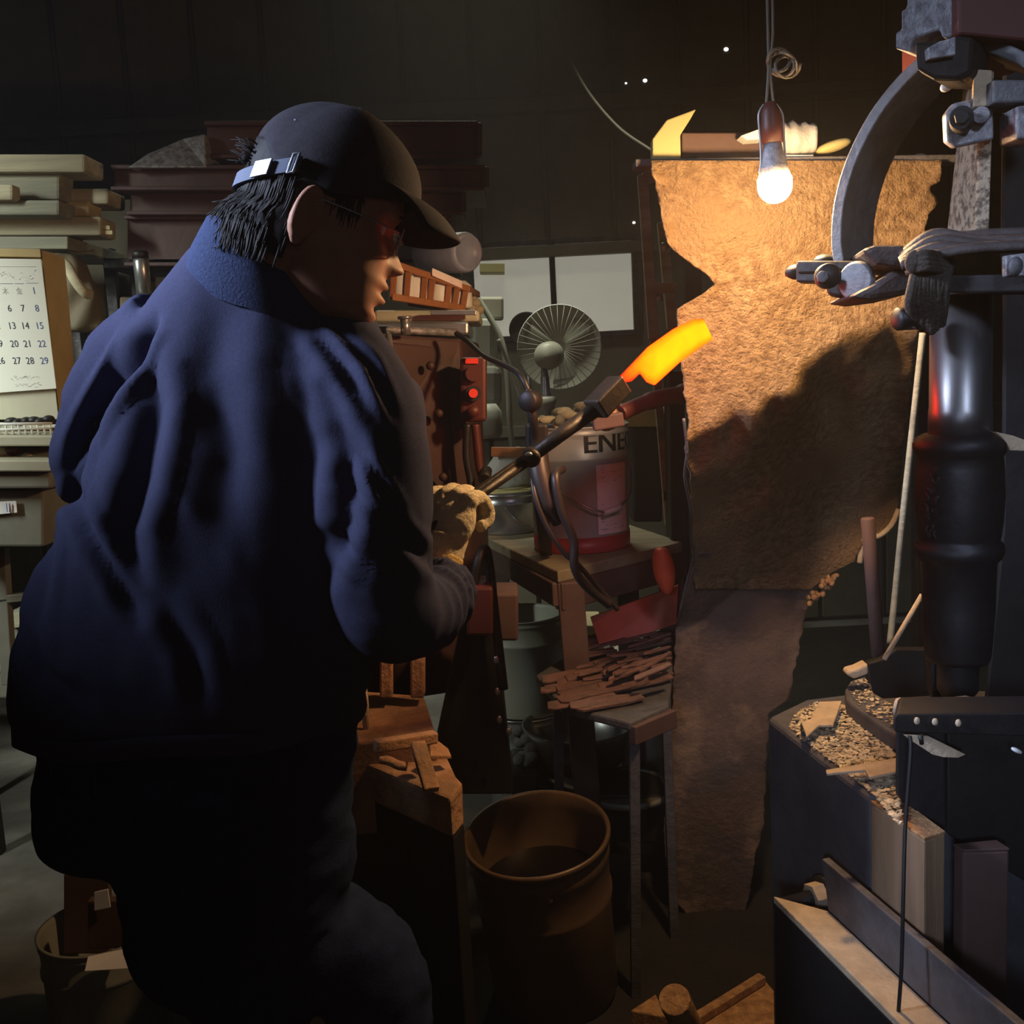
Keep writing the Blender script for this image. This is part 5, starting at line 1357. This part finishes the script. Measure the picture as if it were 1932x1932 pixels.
MB().tube(crom([P(1330, 738, 2.32), P(1280, 745, 2.3), P(1225, 757, 2.25), P(1170, 780, 2.2)]), [.024] * 8 + [.020] * 9 + [.017] * 8, 14).build('arm_pipe', M['darkred'], ar)
MB().lathe([(0, 0), (.022, 0), (.027, .006), (.027, .03), (0, .03)], P(1142, 790, 2.16), (.3, 1, 0), n=20).build('clamp_collar', M['rustblock'], ar)
MB().bar(P(1118, 800, 2.15), P(1176, 790, 2.15), .03, .03).build('clamp_jaw', M['benchleg'], ar, bevel=.004)
MB().ell(P(1150, 792, 2.14), .009, .005, .008, nu=12, nv=8).build('clamp_stud', M['amber'], ar)

# ================================================================== the smith
PER = thing('person', 'person in a navy jacket and black cap leaning over glowing steel, seen from behind', 'person', (-.28, 1.38, 0))
k25 = 1.25
# ---- head frame
yaw, pit = R(14), R(24)
hx = V((math.cos(yaw) * math.cos(pit), math.sin(yaw) * math.cos(pit), -math.sin(pit)))
hy = V((-math.sin(yaw), math.cos(yaw), 0))
hz = hx.cross(hy).normalized()
HR = Matrix((hx, hy, hz)).transposed()
HK = 1.045
nose = P(763, 514, 1.325)
HO = nose - HR @ (V((.118, 0, -.038)) * HK)


def HD(x, y, z): return HO + HR @ (V((x, y, z)) * HK)


HT = [(-.127, .066, .020, .010), (-.121, .086, .012, .024), (-.113, .098, .000, .036), (-.102, .102, -.018, .045), (-.088, .100, -.034, .053), (-.076, .099, -.044, .058),
      (-.064, .099, -.050, .062), (-.050, .096, -.058, .065), (-.030, .091, -.068, .069), (-.012, .087, -.075, .071), (.004, .088, -.079, .073),
      (.020, .093, -.081, .074), (.040, .089, -.080, .073), (.058, .074, -.074, .067), (.074, .054, -.058, .054), (.088, .030, -.034, .032), (.095, .010, -.010, .010)]


def hv(z):
    for a, b in zip(HT, HT[1:]):
        if z <= b[0]:
            f_ = (z - a[0]) / (b[0] - a[0]); f_ = max(0, f_)
            return [a[i] + (b[i] - a[i]) * f_ for i in (1, 2, 3)]
    return list(HT[-1][1:])


def gs_(v, s): return math.exp(-(v / s) ** 2)


NZ, NA = 90, 96
rs = []
for i in range(NZ + 1):
    z = -.127 + .222 * i / NZ
    xf, xb, w_ = hv(z); cx = (xf + xb) / 2; hl = (xf - xb) / 2
    ring = []
    for k in range(NA):
        a = 2 * math.pi * k / NA
        ca_, sa_ = math.cos(a), math.sin(a)
        e_ = 2.25
        rr__ = (abs(ca_) ** e_ + abs(sa_) ** e_) ** (-1 / e_)
        x, y = cx + hl * rr__ * ca_, w_ * rr__ * sa_
        if ca_ > 0:
            # nose
            if -.058 < z < .008:
                t = (0.008 - z) / .048
                hgt = .027 * (t ** 1.35 if t <= 1 else max(0, 1 - (t - 1) / .32))
                x += hgt * gs_(y, .0070 + .0085 * min(1, t)) * ca_
                x += .004 * gs_(abs(y) - .014, .006) * gs_(z + .043, .008)
            x += .0085 * gs_(z + .064, .0060) * gs_(y, .021)
            x += .0100 * gs_(z + .081, .0060) * gs_(y, .018)
            x -= .0060 * gs_(z + .0725, .0024) * gs_(y, .024)
            x -= .005 * gs_(z + .093, .005) * gs_(y, .02)
            x += .004 * gs_(z + .106, .008) * gs_(y, .018)
            x -= .011 * gs_(z + .006, .013) * gs_(abs(y) - .032, .014)
            x += .005 * gs_(z + .006, .007) * gs_(abs(y) - .032, .012)
            x += .004 * gs_(z - .016, .008) * gs_(abs(y) - .028, .022)
            x += .005 * gs_(z + .028, .016) * gs_(abs(y) - .042, .016)
        ring.append(HD(x, y, z))
    rs.append(ring)
hb = MB(); hb.rings(rs)
# ears
for s_ in (-1, 1):
    er = HR @ Matrix.Rotation(R(12), 3, 'Y') @ Matrix.Rotation(R(-24 * s_), 3, 'Z')
    ec = HD(-.012, .073 * s_, -.032)
    hb.ell(ec, .019, .0065, .033, er, nu=24, nv=16)
    pth = []
    for q in range(15):
        a = R(-70 + q * 17)
        pth.append(ec + er @ V((-.017 * math.cos(a - R(20)) if True else 0, .004 * s_, .031 * math.sin(a))))
    hb.tube(pth, .0045, 8)
    hb.ell(ec + er @ V((.004, 0, -.026)), .009, .006, .011, er, nu=14, nv=10)
# neck, torso, arms, legs (mostly under clothes)
nk0, nk1 = HD(-.035, 0, -.045), P(520, 560, 1.36)
hb.tube([HD(-.03, 0, .0), HD(-.035, 0, -.05), nk0.lerp(nk1, .5), nk1, P(480, 640, 1.38)], [.055, .064, .070, .080, .10], 24)
co, no, fs = remesh(hb, .0026, 3, .4)
body = from_arrays(co, fs)
bt_ = MB()
tor = [(560, 340, 640, .09), (620, 300, 670, .10), (720, 280, 690, .11), (860, 270, 690, .11), (1000, 240, 680, .11), (1150, 200, 670, .11), (1300, 190, 620, .10), (1380, 190, 600, .10), (1430, 230, 580, .08)]
rs = []
for (y, l, r_, ty) in tor:
    c_ = P((l + r_) / 2, y, 1.38); w_ = (r_ - l) / 2 * mpp(1.38)
    rs.append([c_ + V((w_ * math.cos(a), ty * math.sin(a), 0)) for a in [k * 2 * math.pi / 32 for k in range(32)]])
bt_.rings(rs)
bt_.tube([P(330, 640, 1.38), P(225, 700, 1.40), P(165, 880, 1.46), P(250, 960, 1.62), P(330, 980, 1.68)], [.055, .050, .042, .036, .03], 16)
bt_.tube([P(600, 660, 1.34), P(660, 760, 1.30), P(722, 1120, 1.30), P(800, 1100, 1.40), P(838, 1075, 1.46)], [.055, .050, .042, .028, .020], 16)
LF = [P(270, 1400, 1.38), P(362, 1700, 1.39), V((-.42, 1.39, .45)), V((-.42, 1.40, .10))]
RF = [P(545, 1400, 1.38), P(545, 1700, 1.40), V((-.25, 1.43, .45)), V((-.24, 1.46, .10))]
for L in (LF, RF): bt_.tube(L, [.060, .055, .045, .04], 16)
co2, no2, fs2 = remesh(bt_, .012, 3)
body.add([V(c) for c in co2], fs2, True)
BODY = body.build('body', M['skin'], PER)

# ---- hair: cap-shaped shell, nape tufts
def hvh(z):
    xf, xb, w_ = hv(z)
    if z < -.035: xb, w_ = min(xb, -.072), max(w_, .066)
    return xf, xb, w_


hr = MB(); rs = []
for i in range(24):
    z = -.084 + .122 * i / 23
    xf, xb, w_ = hvh(z)
    ring = []
    t = i / 23
    fr_x = -.022 + (.045 * max(0, (t - .35) / .65))       # hairline moves forward above the ear
    nb = .012 + .018 * gs_(z + .055, .035)
    if t < .2: nb = nb * (t / .2) ** .6 - .004 * (1 - t / .2)
    for k in range(40):
        a = math.pi * .5 + math.pi * k / 39
        x = fr_x + (fr_x - (xb - nb)) * math.cos(a) * 1.0
        y = (w_ + .006 - .020 * max(0, (.2 - t))) * math.sin(a)
        bump = .0035 * noise.noise(V((a * 9, z * 30, 1)))
        ring.append(HD(x - bump, y * (1 + bump * 6), z))
    inner = [HD(fr_x, (w_ - .01) * math.sin(math.pi * .5 + math.pi * k / 39) * .9, z) for k in range(39, -1, -1)]
    rs.append(ring + inner)
hr.rings(rs)
hq = random.Random(4)
for k in range(900):
    a = math.pi * .5 + math.pi * hq.random()
    z = hq.uniform(-.078, .006); xf, xb, w_ = hvh(z)
    x = -.022 + (-.022 - (xb - .014)) * math.cos(a); y = (w_ + .005) * math.sin(a)
    if x > -.040 and hq.random() < .7: continue
    L = hq.uniform(.020, .045); fl = hq.uniform(0, 1) ** 2; pth = []
    for q in range(5):
        t = q / 4; zq = max(-.100, z - L * t); xf, xb, w_ = hvh(zq)
        nb2 = .013 + .018 * gs_(zq + .055, .035) + (.014 * fl * t * t if zq < -.045 else .0012 * t)
        pth.append(HD(-.022 + (-.022 - (xb - nb2)) * math.cos(a), (w_ + .004 + .004 * t * fl) * math.sin(a), zq))
    hr.tube(pth, [.0013, .0013, .0011, .0008, .0003], 4)
for k in range(24):   # wisps above the strap opening
    y = hq.uniform(-.03, .03); p0 = V((-.082, y, .012 + hq.uniform(-.01, .015)))
    pth = [p0, p0 + V((-.014, 0, .004)), p0 + V((-.032 * hq.uniform(.5, 1.1), 0, -.002 + hq.uniform(-.004, .012)))]
    hr.tube([HD(*q) for q in pth], [.0016, .0011, .0004], 4)
for s_ in (-1, 1):    # sideburn
    for q in range(70):
        x0 = hq.uniform(.006, .042); z0 = hq.uniform(-.012, .012)
        hr.tube([HD(x0, (hv(z0)[2] + .0005) * s_ * math.sqrt(max(.1, 1 - (x0 / .11) ** 2)), z0), HD(x0 + .002, (hv(z0 - .016)[2] + .0012) * s_ * math.sqrt(max(.1, 1 - (x0 / .105) ** 2)), z0 - hq.uniform(.008, .022))], [.0012, .0004], 4)
    hr.ell(HD(.006, .0735 * s_, .008), .030, .0025, .012, HR, nu=14, nv=10)
hr.build('hair', M['hair'], PER)

# ---- cap
cp_ = MB(); rs = []
NB = 64
for i in range(19):
    t = i / 18                               # 0 rim .. 1 crown
    ang = t * math.pi / 2
    ring = []
    for k in range(NB):
        a = 2 * math.pi * k / NB
        ca_, sa_ = math.cos(a), math.sin(a)
        front_ = max(0, ca_)
        z0 = .000 + .037 * front_ ** 1.2 + .014 * max(0, -ca_)
        if ca_ < -.72: z0 += .024 * min(1, (-ca_ - .72) / .2)      # opening above the strap
        ztop = .1135
        lx = .102 if ca_ > 0 else .094
        q = 1.18 if ca_ > 0 else 1.08
        hh = math.sin(ang)
        rad = max(0.0, math.cos(ang)) ** q
        x = lx * rad * ca_ + .004 + .004 * math.sin(ang); y = .082 * max(0.0, math.cos(ang)) ** .80 * sa_
        seam = .0012 * (gs_(math.sin(3 * a), .09)) * rad
        ring.append(HD(x - seam * ca_, y - seam * sa_, z0 + (ztop - z0) * hh))
    rs.append(ring)
cp_.rings(rs, cap=False)
CAPO = cp_.build('cap', M['cap'], PER, solid=.003)
MB().lathe([(0, .0), (.007, .0), (.006, .004), (0, .005)], HD(.008, 0, .1145), hz, n=16).build('cap_button', M['cap'], CAPO)
# brim
g = []
for i in range(11):
    t = i / 10; row = []
    for k in range(25):
        a = R(-62 + 124 * k / 24)
        xr, yr = .103 * math.cos(a) + .003, .083 * math.sin(a)
        xo, yo = .104 + .070 * math.cos(a * 1.30) ** .8 - .006, .080 * math.sin(a * 1.12)
        if math.cos(a * 1.3) < .2: xo = min(xo, .13)
        x = xr + (xo - xr) * t; y = yr + (yo - yr) * t
        z = .040 - .022 * t - 2.3 * y * y * (t * .7 + .3) + .008 * math.sin(t * 3.1)
        row.append(HD(x, y, z))
    g.append(row)
MB().grid(g).build('cap_brim', M['cap'], CAPO, solid=.004)
# embroidered emblem on the front panel (seen edge on) and eyelets
for (x, y, z) in ((-.056, -.046, .064), (.035, -.050, .080)):
    v = V((x, y, z)); MB().ell(HD(x * 1.0, y * 1.0, z), .0035, .0035, .0025, HR, nu=10, nv=6).build('eyelet', M['strap'], CAPO)
em = MB()
for (z, w_) in ((.088, .012), (.082, .018), (.068, .022), (.060, .024), (.052, .020)):
    em.tube([HD(.094 - .62 * max(0, z - .054) - .5 * max(0, z - .075) - 4.2 * y * y, y, z) + hx * .004 for y in (-w_, -w_ / 2, 0, w_ / 2, w_)], .0022, 6)
em.build('front_emblem', M['amber'], CAPO)
# strap
sp_ = []
def SZc(c): return .036 + .053 * c
for k in range(33):
    a = R(112 + 136 * k / 32)
    ca_, sa_ = math.cos(a), math.sin(a)
    ctr = V((.099 * ca_ + .001, .083 * sa_, SZc(ca_))); n_ = V((ca_, sa_, 0)) * .0015; h_ = V((0, 0, .0085))
    sp_.append([HD(*(ctr - n_ - h_)), HD(*(ctr + n_ - h_)), HD(*(ctr + n_ + h_)), HD(*(ctr - n_ + h_))])
MB().rings(sp_, smooth=False).build('back_strap', M['strap'], CAPO)


def on_strap(a_deg, dz=0, out=.003):
    a = R(a_deg); return HD((.099 + out) * math.cos(a) + .001, (.083 + out) * math.sin(a), SZc(math.cos(a)) + dz)


bk = MB()
bk.rings([[on_strap(a, -.009), on_strap(a, .009), on_strap(a, .009, .006), on_strap(a, -.009, .006)] for a in (218, 222, 226, 230)], smooth=False)
bk.build('strap_slider', M['silver'], CAPO)
MB().tube([on_strap(243, -.011, .004), on_strap(243, .011, .004), on_strap(246.5, .011, .004), on_strap(246.5, -.011, .004)], .0018, 6, closed=True).build('strap_buckle', M['silver'], CAPO)
# glasses
gl_ = thing('tmp', 'x', 'x', (0, 0, 0)); bpy.data.objects.remove(gl_)
gm_ = MB()
for s_ in (-1, 1):
    c_ = V((.097, .032 * s_, -.014))
    gm_.tube([HD(c_.x - .006 * math.cos(a) * 0 - abs(c_.y + .024 * math.cos(a)) * .12 + .004, c_.y + .024 * math.cos(a), c_.z + .017 * math.sin(a)) for a in [k * 2 * math.pi / 24 for k in range(24)]], .0011, 6, closed=True)
    gm_.tube([HD(.092, .058 * s_, -.008), HD(.06, .074 * s_, -.008), HD(.0, .078 * s_, -.010), HD(-.018, .078 * s_, -.022)], .0012, 6)
gm_.tube([HD(.100, -.008, -.010), HD(.103, 0, -.008), HD(.100, .008, -.010)], .0011, 6)
gm_.build('glasses', M['silver'], PER)
for s_ in (-1, 1):   # eyes: lids and brows
    MB().ell(HD(.0665, .032 * s_, -.007), .0118, .012, .0118, HR, nu=16, nv=12).build('eye', M['label'], PER)
    MB().tube([HD(.0925, .018 * s_, .010), HD(.0940, .032 * s_, .015), HD(.087, .048 * s_, .011)], [.002, .003, .0015], 6, flat=.7).build('eyebrow', M['hair'], PER)

# ---- jacket
jk = MB()
J = [  # py, left, right, Y centre, half thickness
    (470, 372, 560, 1.365, .085), (505, 345, 590, 1.37, .095), (540, 312, 640, 1.37, .106), (580, 280, 682, 1.375, .118), (620, 250, 708, 1.38, .128), (680, 232, 728, 1.38, .136),
    (760, 214, 752, 1.38, .142), (840, 190, 766, 1.38, .145), (920, 150, 770, 1.38, .146), (1000, 98, 764, 1.385, .148), (1100, 58, 750, 1.39, .150),
    (1200, 34, 738, 1.39, .152), (1280, 22, 716, 1.39, .150), (1322, 26, 700, 1.39, .145), (1345, 66, 690, 1.39, .135)]
rs = []
for (y, l, r_, Yc, ty) in J:
    c_ = P((l + r_) / 2, y, Yc); w_ = (r_ - l) / 2 * mpp(Yc)
    ring = []
    for k in range(64):
        a = 2 * math.pi * k / 64; e_ = 2.35
        q = (abs(math.cos(a)) ** e_ + abs(math.sin(a)) ** e_) ** (-1 / e_)
        ring.append(c_ + V((w_ * q * math.cos(a), ty * q * math.sin(a), 0)))
    rs.append(ring)
jk.rings(rs)
# left upper arm (image left), elbow back, forearm away
jk.tube(crom([P(320, 640, 1.38), P(262, 678, 1.39), P(214, 740, 1.40), P(178, 820, 1.42), P(165, 885, 1.45), P(210, 940, 1.56), P(300, 970, 1.66)], 5), [.070] * 3 + [.066] * 5 + [.058] * 5 + [.050] * 6 + [.048] * 6 + [.046] * 6, 24)
# right shoulder and arm
jk.tube(crom([P(560, 640, 1.35), P(640, 700, 1.32), P(690, 800, 1.30), P(705, 950, 1.285), P(712, 1070, 1.285), P(738, 1155, 1.30), P(788, 1150, 1.36), P(820, 1126, 1.41), P(842, 1098, 1.45)], 5),
        [.078] * 5 + [.076] * 6 + [.072] * 6 + [.068] * 5 + [.066] * 5 + [.062] * 5 + [.056] * 4 + [.050] * 3 + [.044] * 2, 28)
# far shoulder bulge in front (image right)
jk.tube(crom([P(650, 690, 1.42), P(708, 770, 1.44), P(722, 870, 1.46), P(730, 960, 1.48)], 4), [.070, .066, .064, .062] * 3 + [.05], 24)
co, no, fs = remesh(jk, .0065, 7, .5)
# folds: pulled cloth between shoulders, elbows and hem
def seg_d(p, a, b):
    ab = b - a; t = max(0, min(1, (p - a).dot(ab) / ab.dot(ab))); return (p - a - ab * t).length, t
CR = []


def crease(pts, w_, d_): CR.append(([V((x, y, 0)) for x, y in pts], w_, d_))


crease([(286, 600), (248, 665), (192, 765), (132, 880)], 15, .034)
crease([(262, 655), (288, 760), (264, 900), (236, 1000), (262, 1130)], 26, .020)
crease([(132, 890), (150, 965), (188, 1045), (260, 1170)], 15, .016)
crease([(96, 900), (88, 1020), (70, 1180)], 13, .010)
crease([(420, 560), (400, 700), (430, 860), (410, 1010)], 40, .010)
crease([(530, 470), (600, 590), (690, 640)], 14, .008)
crease([(560, 580), (650, 690), (700, 790)], 16, .010)
crease([(610, 590), (700, 690), (745, 790)], 10, .008)
crease([(640, 900), (700, 960), (780, 1030), (840, 1090)], 13, .012)
crease([(672, 830), (720, 920), (758, 985)], 10, .009)
crease([(600, 1000), (680, 1060), (770, 1110)], 14, .010)
crease([(620, 740), (660, 860), (655, 980), (600, 1120)], 22, .014)
crease([(40, 1180), (80, 1270), (160, 1330)], 16, .010)
crease([(300, 1130), (360, 1230), (380, 1330)], 20, .010)


def proj(p):
    d = p - CAM; z_ = d.dot(fw); return V((966 + F * d.dot(RT) / z_, 966 - F * d.dot(UP) / z_, 0))


axl, axr = P(842, 1098, 1.45), P(738, 1155, 1.30)
out = np.array(co)
for i in range(len(co)):
    p = V(co[i]); n_ = V(no[i])
    d = .0045 * noise.noise(V((p.x * 5.0 + p.z * 3.0, p.y * 5.0, p.z * 2.4 - p.x * 2.0)))
    q = V((p.x * 13 + p.z * 8, p.y * 13, p.z * 6 - p.x * 6))
    d += .0030 * (1 - abs(noise.noise(q)) * 2.4) * max(0, .6 + 1.2 * noise.noise(p * 4))
    d += .0009 * noise.noise(V((p.x * 38, p.y * 38, p.z * 22)))
    if n_.y < .15:
        pp_ = proj(p)
        for (pl_, w_, dp) in CR:
            if pp_.x < min(v.x for v in pl_) - 3 * w_ or pp_.x > max(v.x for v in pl_) + 3 * w_: continue
            best = 1e9; tt = 0; N_ = len(pl_) - 1
            for j in range(N_):
                ds, t_ = seg_d(pp_, pl_[j], pl_[j + 1])
                if ds < best: best, tt = ds, (j + t_) / N_
            if best < w_ * 3:
                d -= dp * math.exp(-(best / w_) ** 2) * (math.sin(math.pi * (.06 + .88 * tt)) ** .7)
                d += dp * .35 * math.exp(-((best - 1.9 * w_) / w_) ** 2) * math.sin(math.pi * tt)
    # crumpled cuff region
    ds, t = seg_d(p, axr, axl)
    if ds < .075:
        wgt = math.exp(-((t - .75) / .32) ** 2)
        d += wgt * .0048 * math.sin(t * 34 + 2.4 * noise.noise(p * 30))
    out[i] = (p + n_ * d)[:]
JK = from_arrays(out, fs).build('jacket', M['jacket'], PER)
# hem band and cuff as parts
hem = []
for (dz, gr) in ((0, .004), (-.028, .006), (-.030, .0), (-.002, -.004)):
    y, l, r_, Yc, ty = J[-2]
    c_ = P((l + r_) / 2, y, Yc) + V((0, 0, dz)); w_ = (r_ - l) / 2 * mpp(Yc) + gr - .006
    hem.append([c_ + V(((w_) * (abs(math.cos(a)) ** .87) * (1 if math.cos(a) > 0 else -1), (ty + gr) * (abs(math.sin(a)) ** .87) * (1 if math.sin(a) > 0 else -1), .003 * math.sin(a * 7))) for a in [k * 2 * math.pi / 72 for k in range(72)]])
MB().rings(hem + [hem[0]], cap=False).build('hem_band', M['jacket'], JK)
# standing collar
def oring(c, ex, ey, a1, b1, n=48, wob=0): return [c + ex * (a1 * math.cos(t)) + ey * (b1 * math.sin(t)) + V((0, 0, wob * math.sin(3 * t))) for t in [k * 2 * math.pi / n for k in range(n)]]
def colring(xl, yl, xr, yr, Yc, b1, tilt=-.34):
    A, B = P(xl, yl, Yc - .01), P(xr, yr, Yc + .01)
    c = (A + B) / 2; ex = (B - A).normalized(); a1 = (B - A).length / 2
    return oring(c, ex, V((0, 1, tilt)), a1, b1)
cr_ = [colring(345, 540, 700, 660, 1.36, .106, -.02), colring(352, 512, 680, 638, 1.35, .108, -.12), colring(368, 482, 656, 614, 1.343, .104, -.24), colring(386, 450, 636, 592, 1.335, .095, -.32), colring(396, 430, 624, 578, 1.325, .088),
       colring(404, 432, 616, 577, 1.325, .083), colring(396, 470, 620, 604, 1.335, .084)]
for i, ring in enumerate(cr_):
    for k, p in enumerate(ring): ring[k] = p + V((0, 0, .002 * noise.noise(V((k * .7, i * .8, 0)))))
MB().rings(cr_, cap=False).build('collar', M['collar'], JK)
# ---- trousers
tr = MB(); rs = []
for (y, l, r_, ty) in ((1318, 88, 676, .12), (1380, 72, 676, .135), (1450, 62, 676, .14), (1530, 54, 680, .135), (1580, 66, 676, .12), (1625, 150, 660, .09)):
    c_ = P((l + r_) / 2, y, 1.39); w_ = (r_ - l) / 2 * mpp(1.39)
    rs.append([c_ + V((w_ * math.cos(a), ty * math.sin(a), 0)) for a in [k * 2 * math.pi / 48 for k in range(48)]])
tr.rings(rs)
tr.tube(crom([P(250, 1480, 1.38), P(335, 1620, 1.39), P(362, 1760, 1.40), V((-.425, 1.39, .52)), V((-.42, 1.39, .30)), V((-.42, 1.40, .09))], 4), [.100] * 3 + [.094] * 4 + [.088] * 4 + [.082] * 4 + [.075] * 4 + [.078] * 2, 28)
tr.tube(crom([P(520, 1500, 1.39), P(530, 1620, 1.41), P(535, 1760, 1.43), V((-.26, 1.44, .52)), V((-.24, 1.45, .30)), V((-.24, 1.46, .09))], 4), [.104] * 3 + [.105] * 4 + [.096] * 4 + [.084] * 4 + [.075] * 4 + [.078] * 2, 28)
co, no, fs = remesh(tr, .008, 6, .5)
out = np.array(co)
for i in range(len(co)):
    p = V(co[i]); n_ = V(no[i])
    d = .010 * noise.noise(V((p.x * 6, p.y * 6, p.z * 11))) + .004 * (1 - 2 * abs(noise.noise(V((p.x * 13, p.y * 13, p.z * 26)))))
    out[i] = (p + n_ * d)[:]
TR = from_arrays(out, fs).build('trousers', M['trousers'], PER)
# back pocket outline
MB().tube([P(95, 1420, 1.268), P(98, 1500, 1.262), P(140, 1525, 1.256), P(180, 1500, 1.252), P(176, 1418, 1.252)], .0015, 6).build('pocket_seam', M['collar'], TR)
# boots
for k, (x, y) in enumerate(((-.42, 1.42), (-.24, 1.48))):
    b = MB(); rs = []
    for (t, w_, h) in ((-.10, .020, .05), (-.095, .036, .09), (-.05, .042, .11), (0, .042, .11), (.05, .042, .085), (.10, .046, .060), (.15, .044, .048), (.18, .030, .035)):
        rs.append([V((x, y, .0)) + V((w_ * math.cos(a), 0, 0)) * 1 + V((t * .75, t * .66, max(0.0, h * (.5 + .5 * math.sin(a))))) for a in [q * 2 * math.pi / 20 for q in range(20)]])
    b.rings(rs); b.build('boot', M['black'], PER)

# ---- gloves
def glove(fr_o, ex, ey, ez, s_, nm, rod, cuff_to):
    """fist round the rod; ex along the knuckles, ey out of the back of the hand, ez towards the fingers"""
    def G(x, y, z): return fr_o + (ex * x + ey * y + ez * z) * s_
    b = MB()
    rot = Matrix((ex, ey, ez)).transposed()
    b.ell(G(0, .012, .000), .046 * s_, .024 * s_, .046 * s_, rot, nu=24, nv=16)
    for i, (x, L) in enumerate(((.033, .96), (.011, 1.05), (-.011, 1.0), (-.033, .84))):
        pts = [G(x * .8, .016, .005), G(x, .018, .038 * L), G(x, -.004, .054 * L), G(x, -.028, .044 * L), G(x, -.034, .022), G(x * .95, -.022, .008)]
        b.tube(crom(pts, 4), [.0125] * 8 + [.0118] * 8 + [.0105] * 5, 14)
        b.ell(pts[1], .0135 * s_, .0135 * s_, .0135 * s_, nu=12, nv=8)
    # thumb leaves the side of the palm and closes over the fingers
    b.tube(crom([G(.034, .004, -.026), G(.050, -.010, -.008), G(.046, -.030, .012), G(.030, -.044, .026), G(.018, -.047, .034)], 4), [.016] * 5 + [.0145] * 5 + [.013] * 4 + [.0115] * 3, 14)
    b.tube([G(0, .008, -.02), G(0, .004, -.055), G(0, 0, -.078)], [.034 * s_, .030 * s_, .031 * s_], 20)
    co, no, fs = remesh(b, .0030, 4, .5)
    out = np.array(co)
    for i in range(len(co)):
        p = V(co[i]); out[i] = (p + V(no[i]) * (.0012 * noise.noise(p * 160) + .0015 * noise.noise(p * 45)))[:]
    o = from_arrays(out, fs).build(nm, M['glove'], PER)
    rs = []
    for i in range(10):
        t = i / 9; rr2 = .031 + .003 * t + .0012 * (i % 2)
        rs.append([G(rr2 * math.cos(a) + .001 * math.sin(a * 14), .004 + rr2 * .85 * math.sin(a), -.050 - .038 * t) for a in [q * 2 * math.pi / 40 for q in range(40)]])
    MB().rings(rs, cap=False).build('knit_cuff', M['glovecuff'], o, solid=.003)
    return o


rodd = (T2 - T0).normalized()
gz = (P(872, 940, 1.55) - P(838, 1068, 1.50)).normalized()      # towards the fingers
gy = V((-.50, -.80, .20)); gy = (gy - gz * gy.dot(gz)).normalized()
gx = gy.cross(gz).normalized()
glove(P(852, 992, 1.535), gx, gy, gz, 1.06, 'right_glove', None, None)
gz = (P(400, 985, 1.72) - P(320, 985, 1.68)).normalized(); gy = V((0, -.2, 1)); gy = (gy - gz * gy.dot(gz)).normalized(); gx = gy.cross(gz).normalized()
glove(P(400, 985, 1.72), gx, gy, gz, 1.0, 'left_glove', None, None)
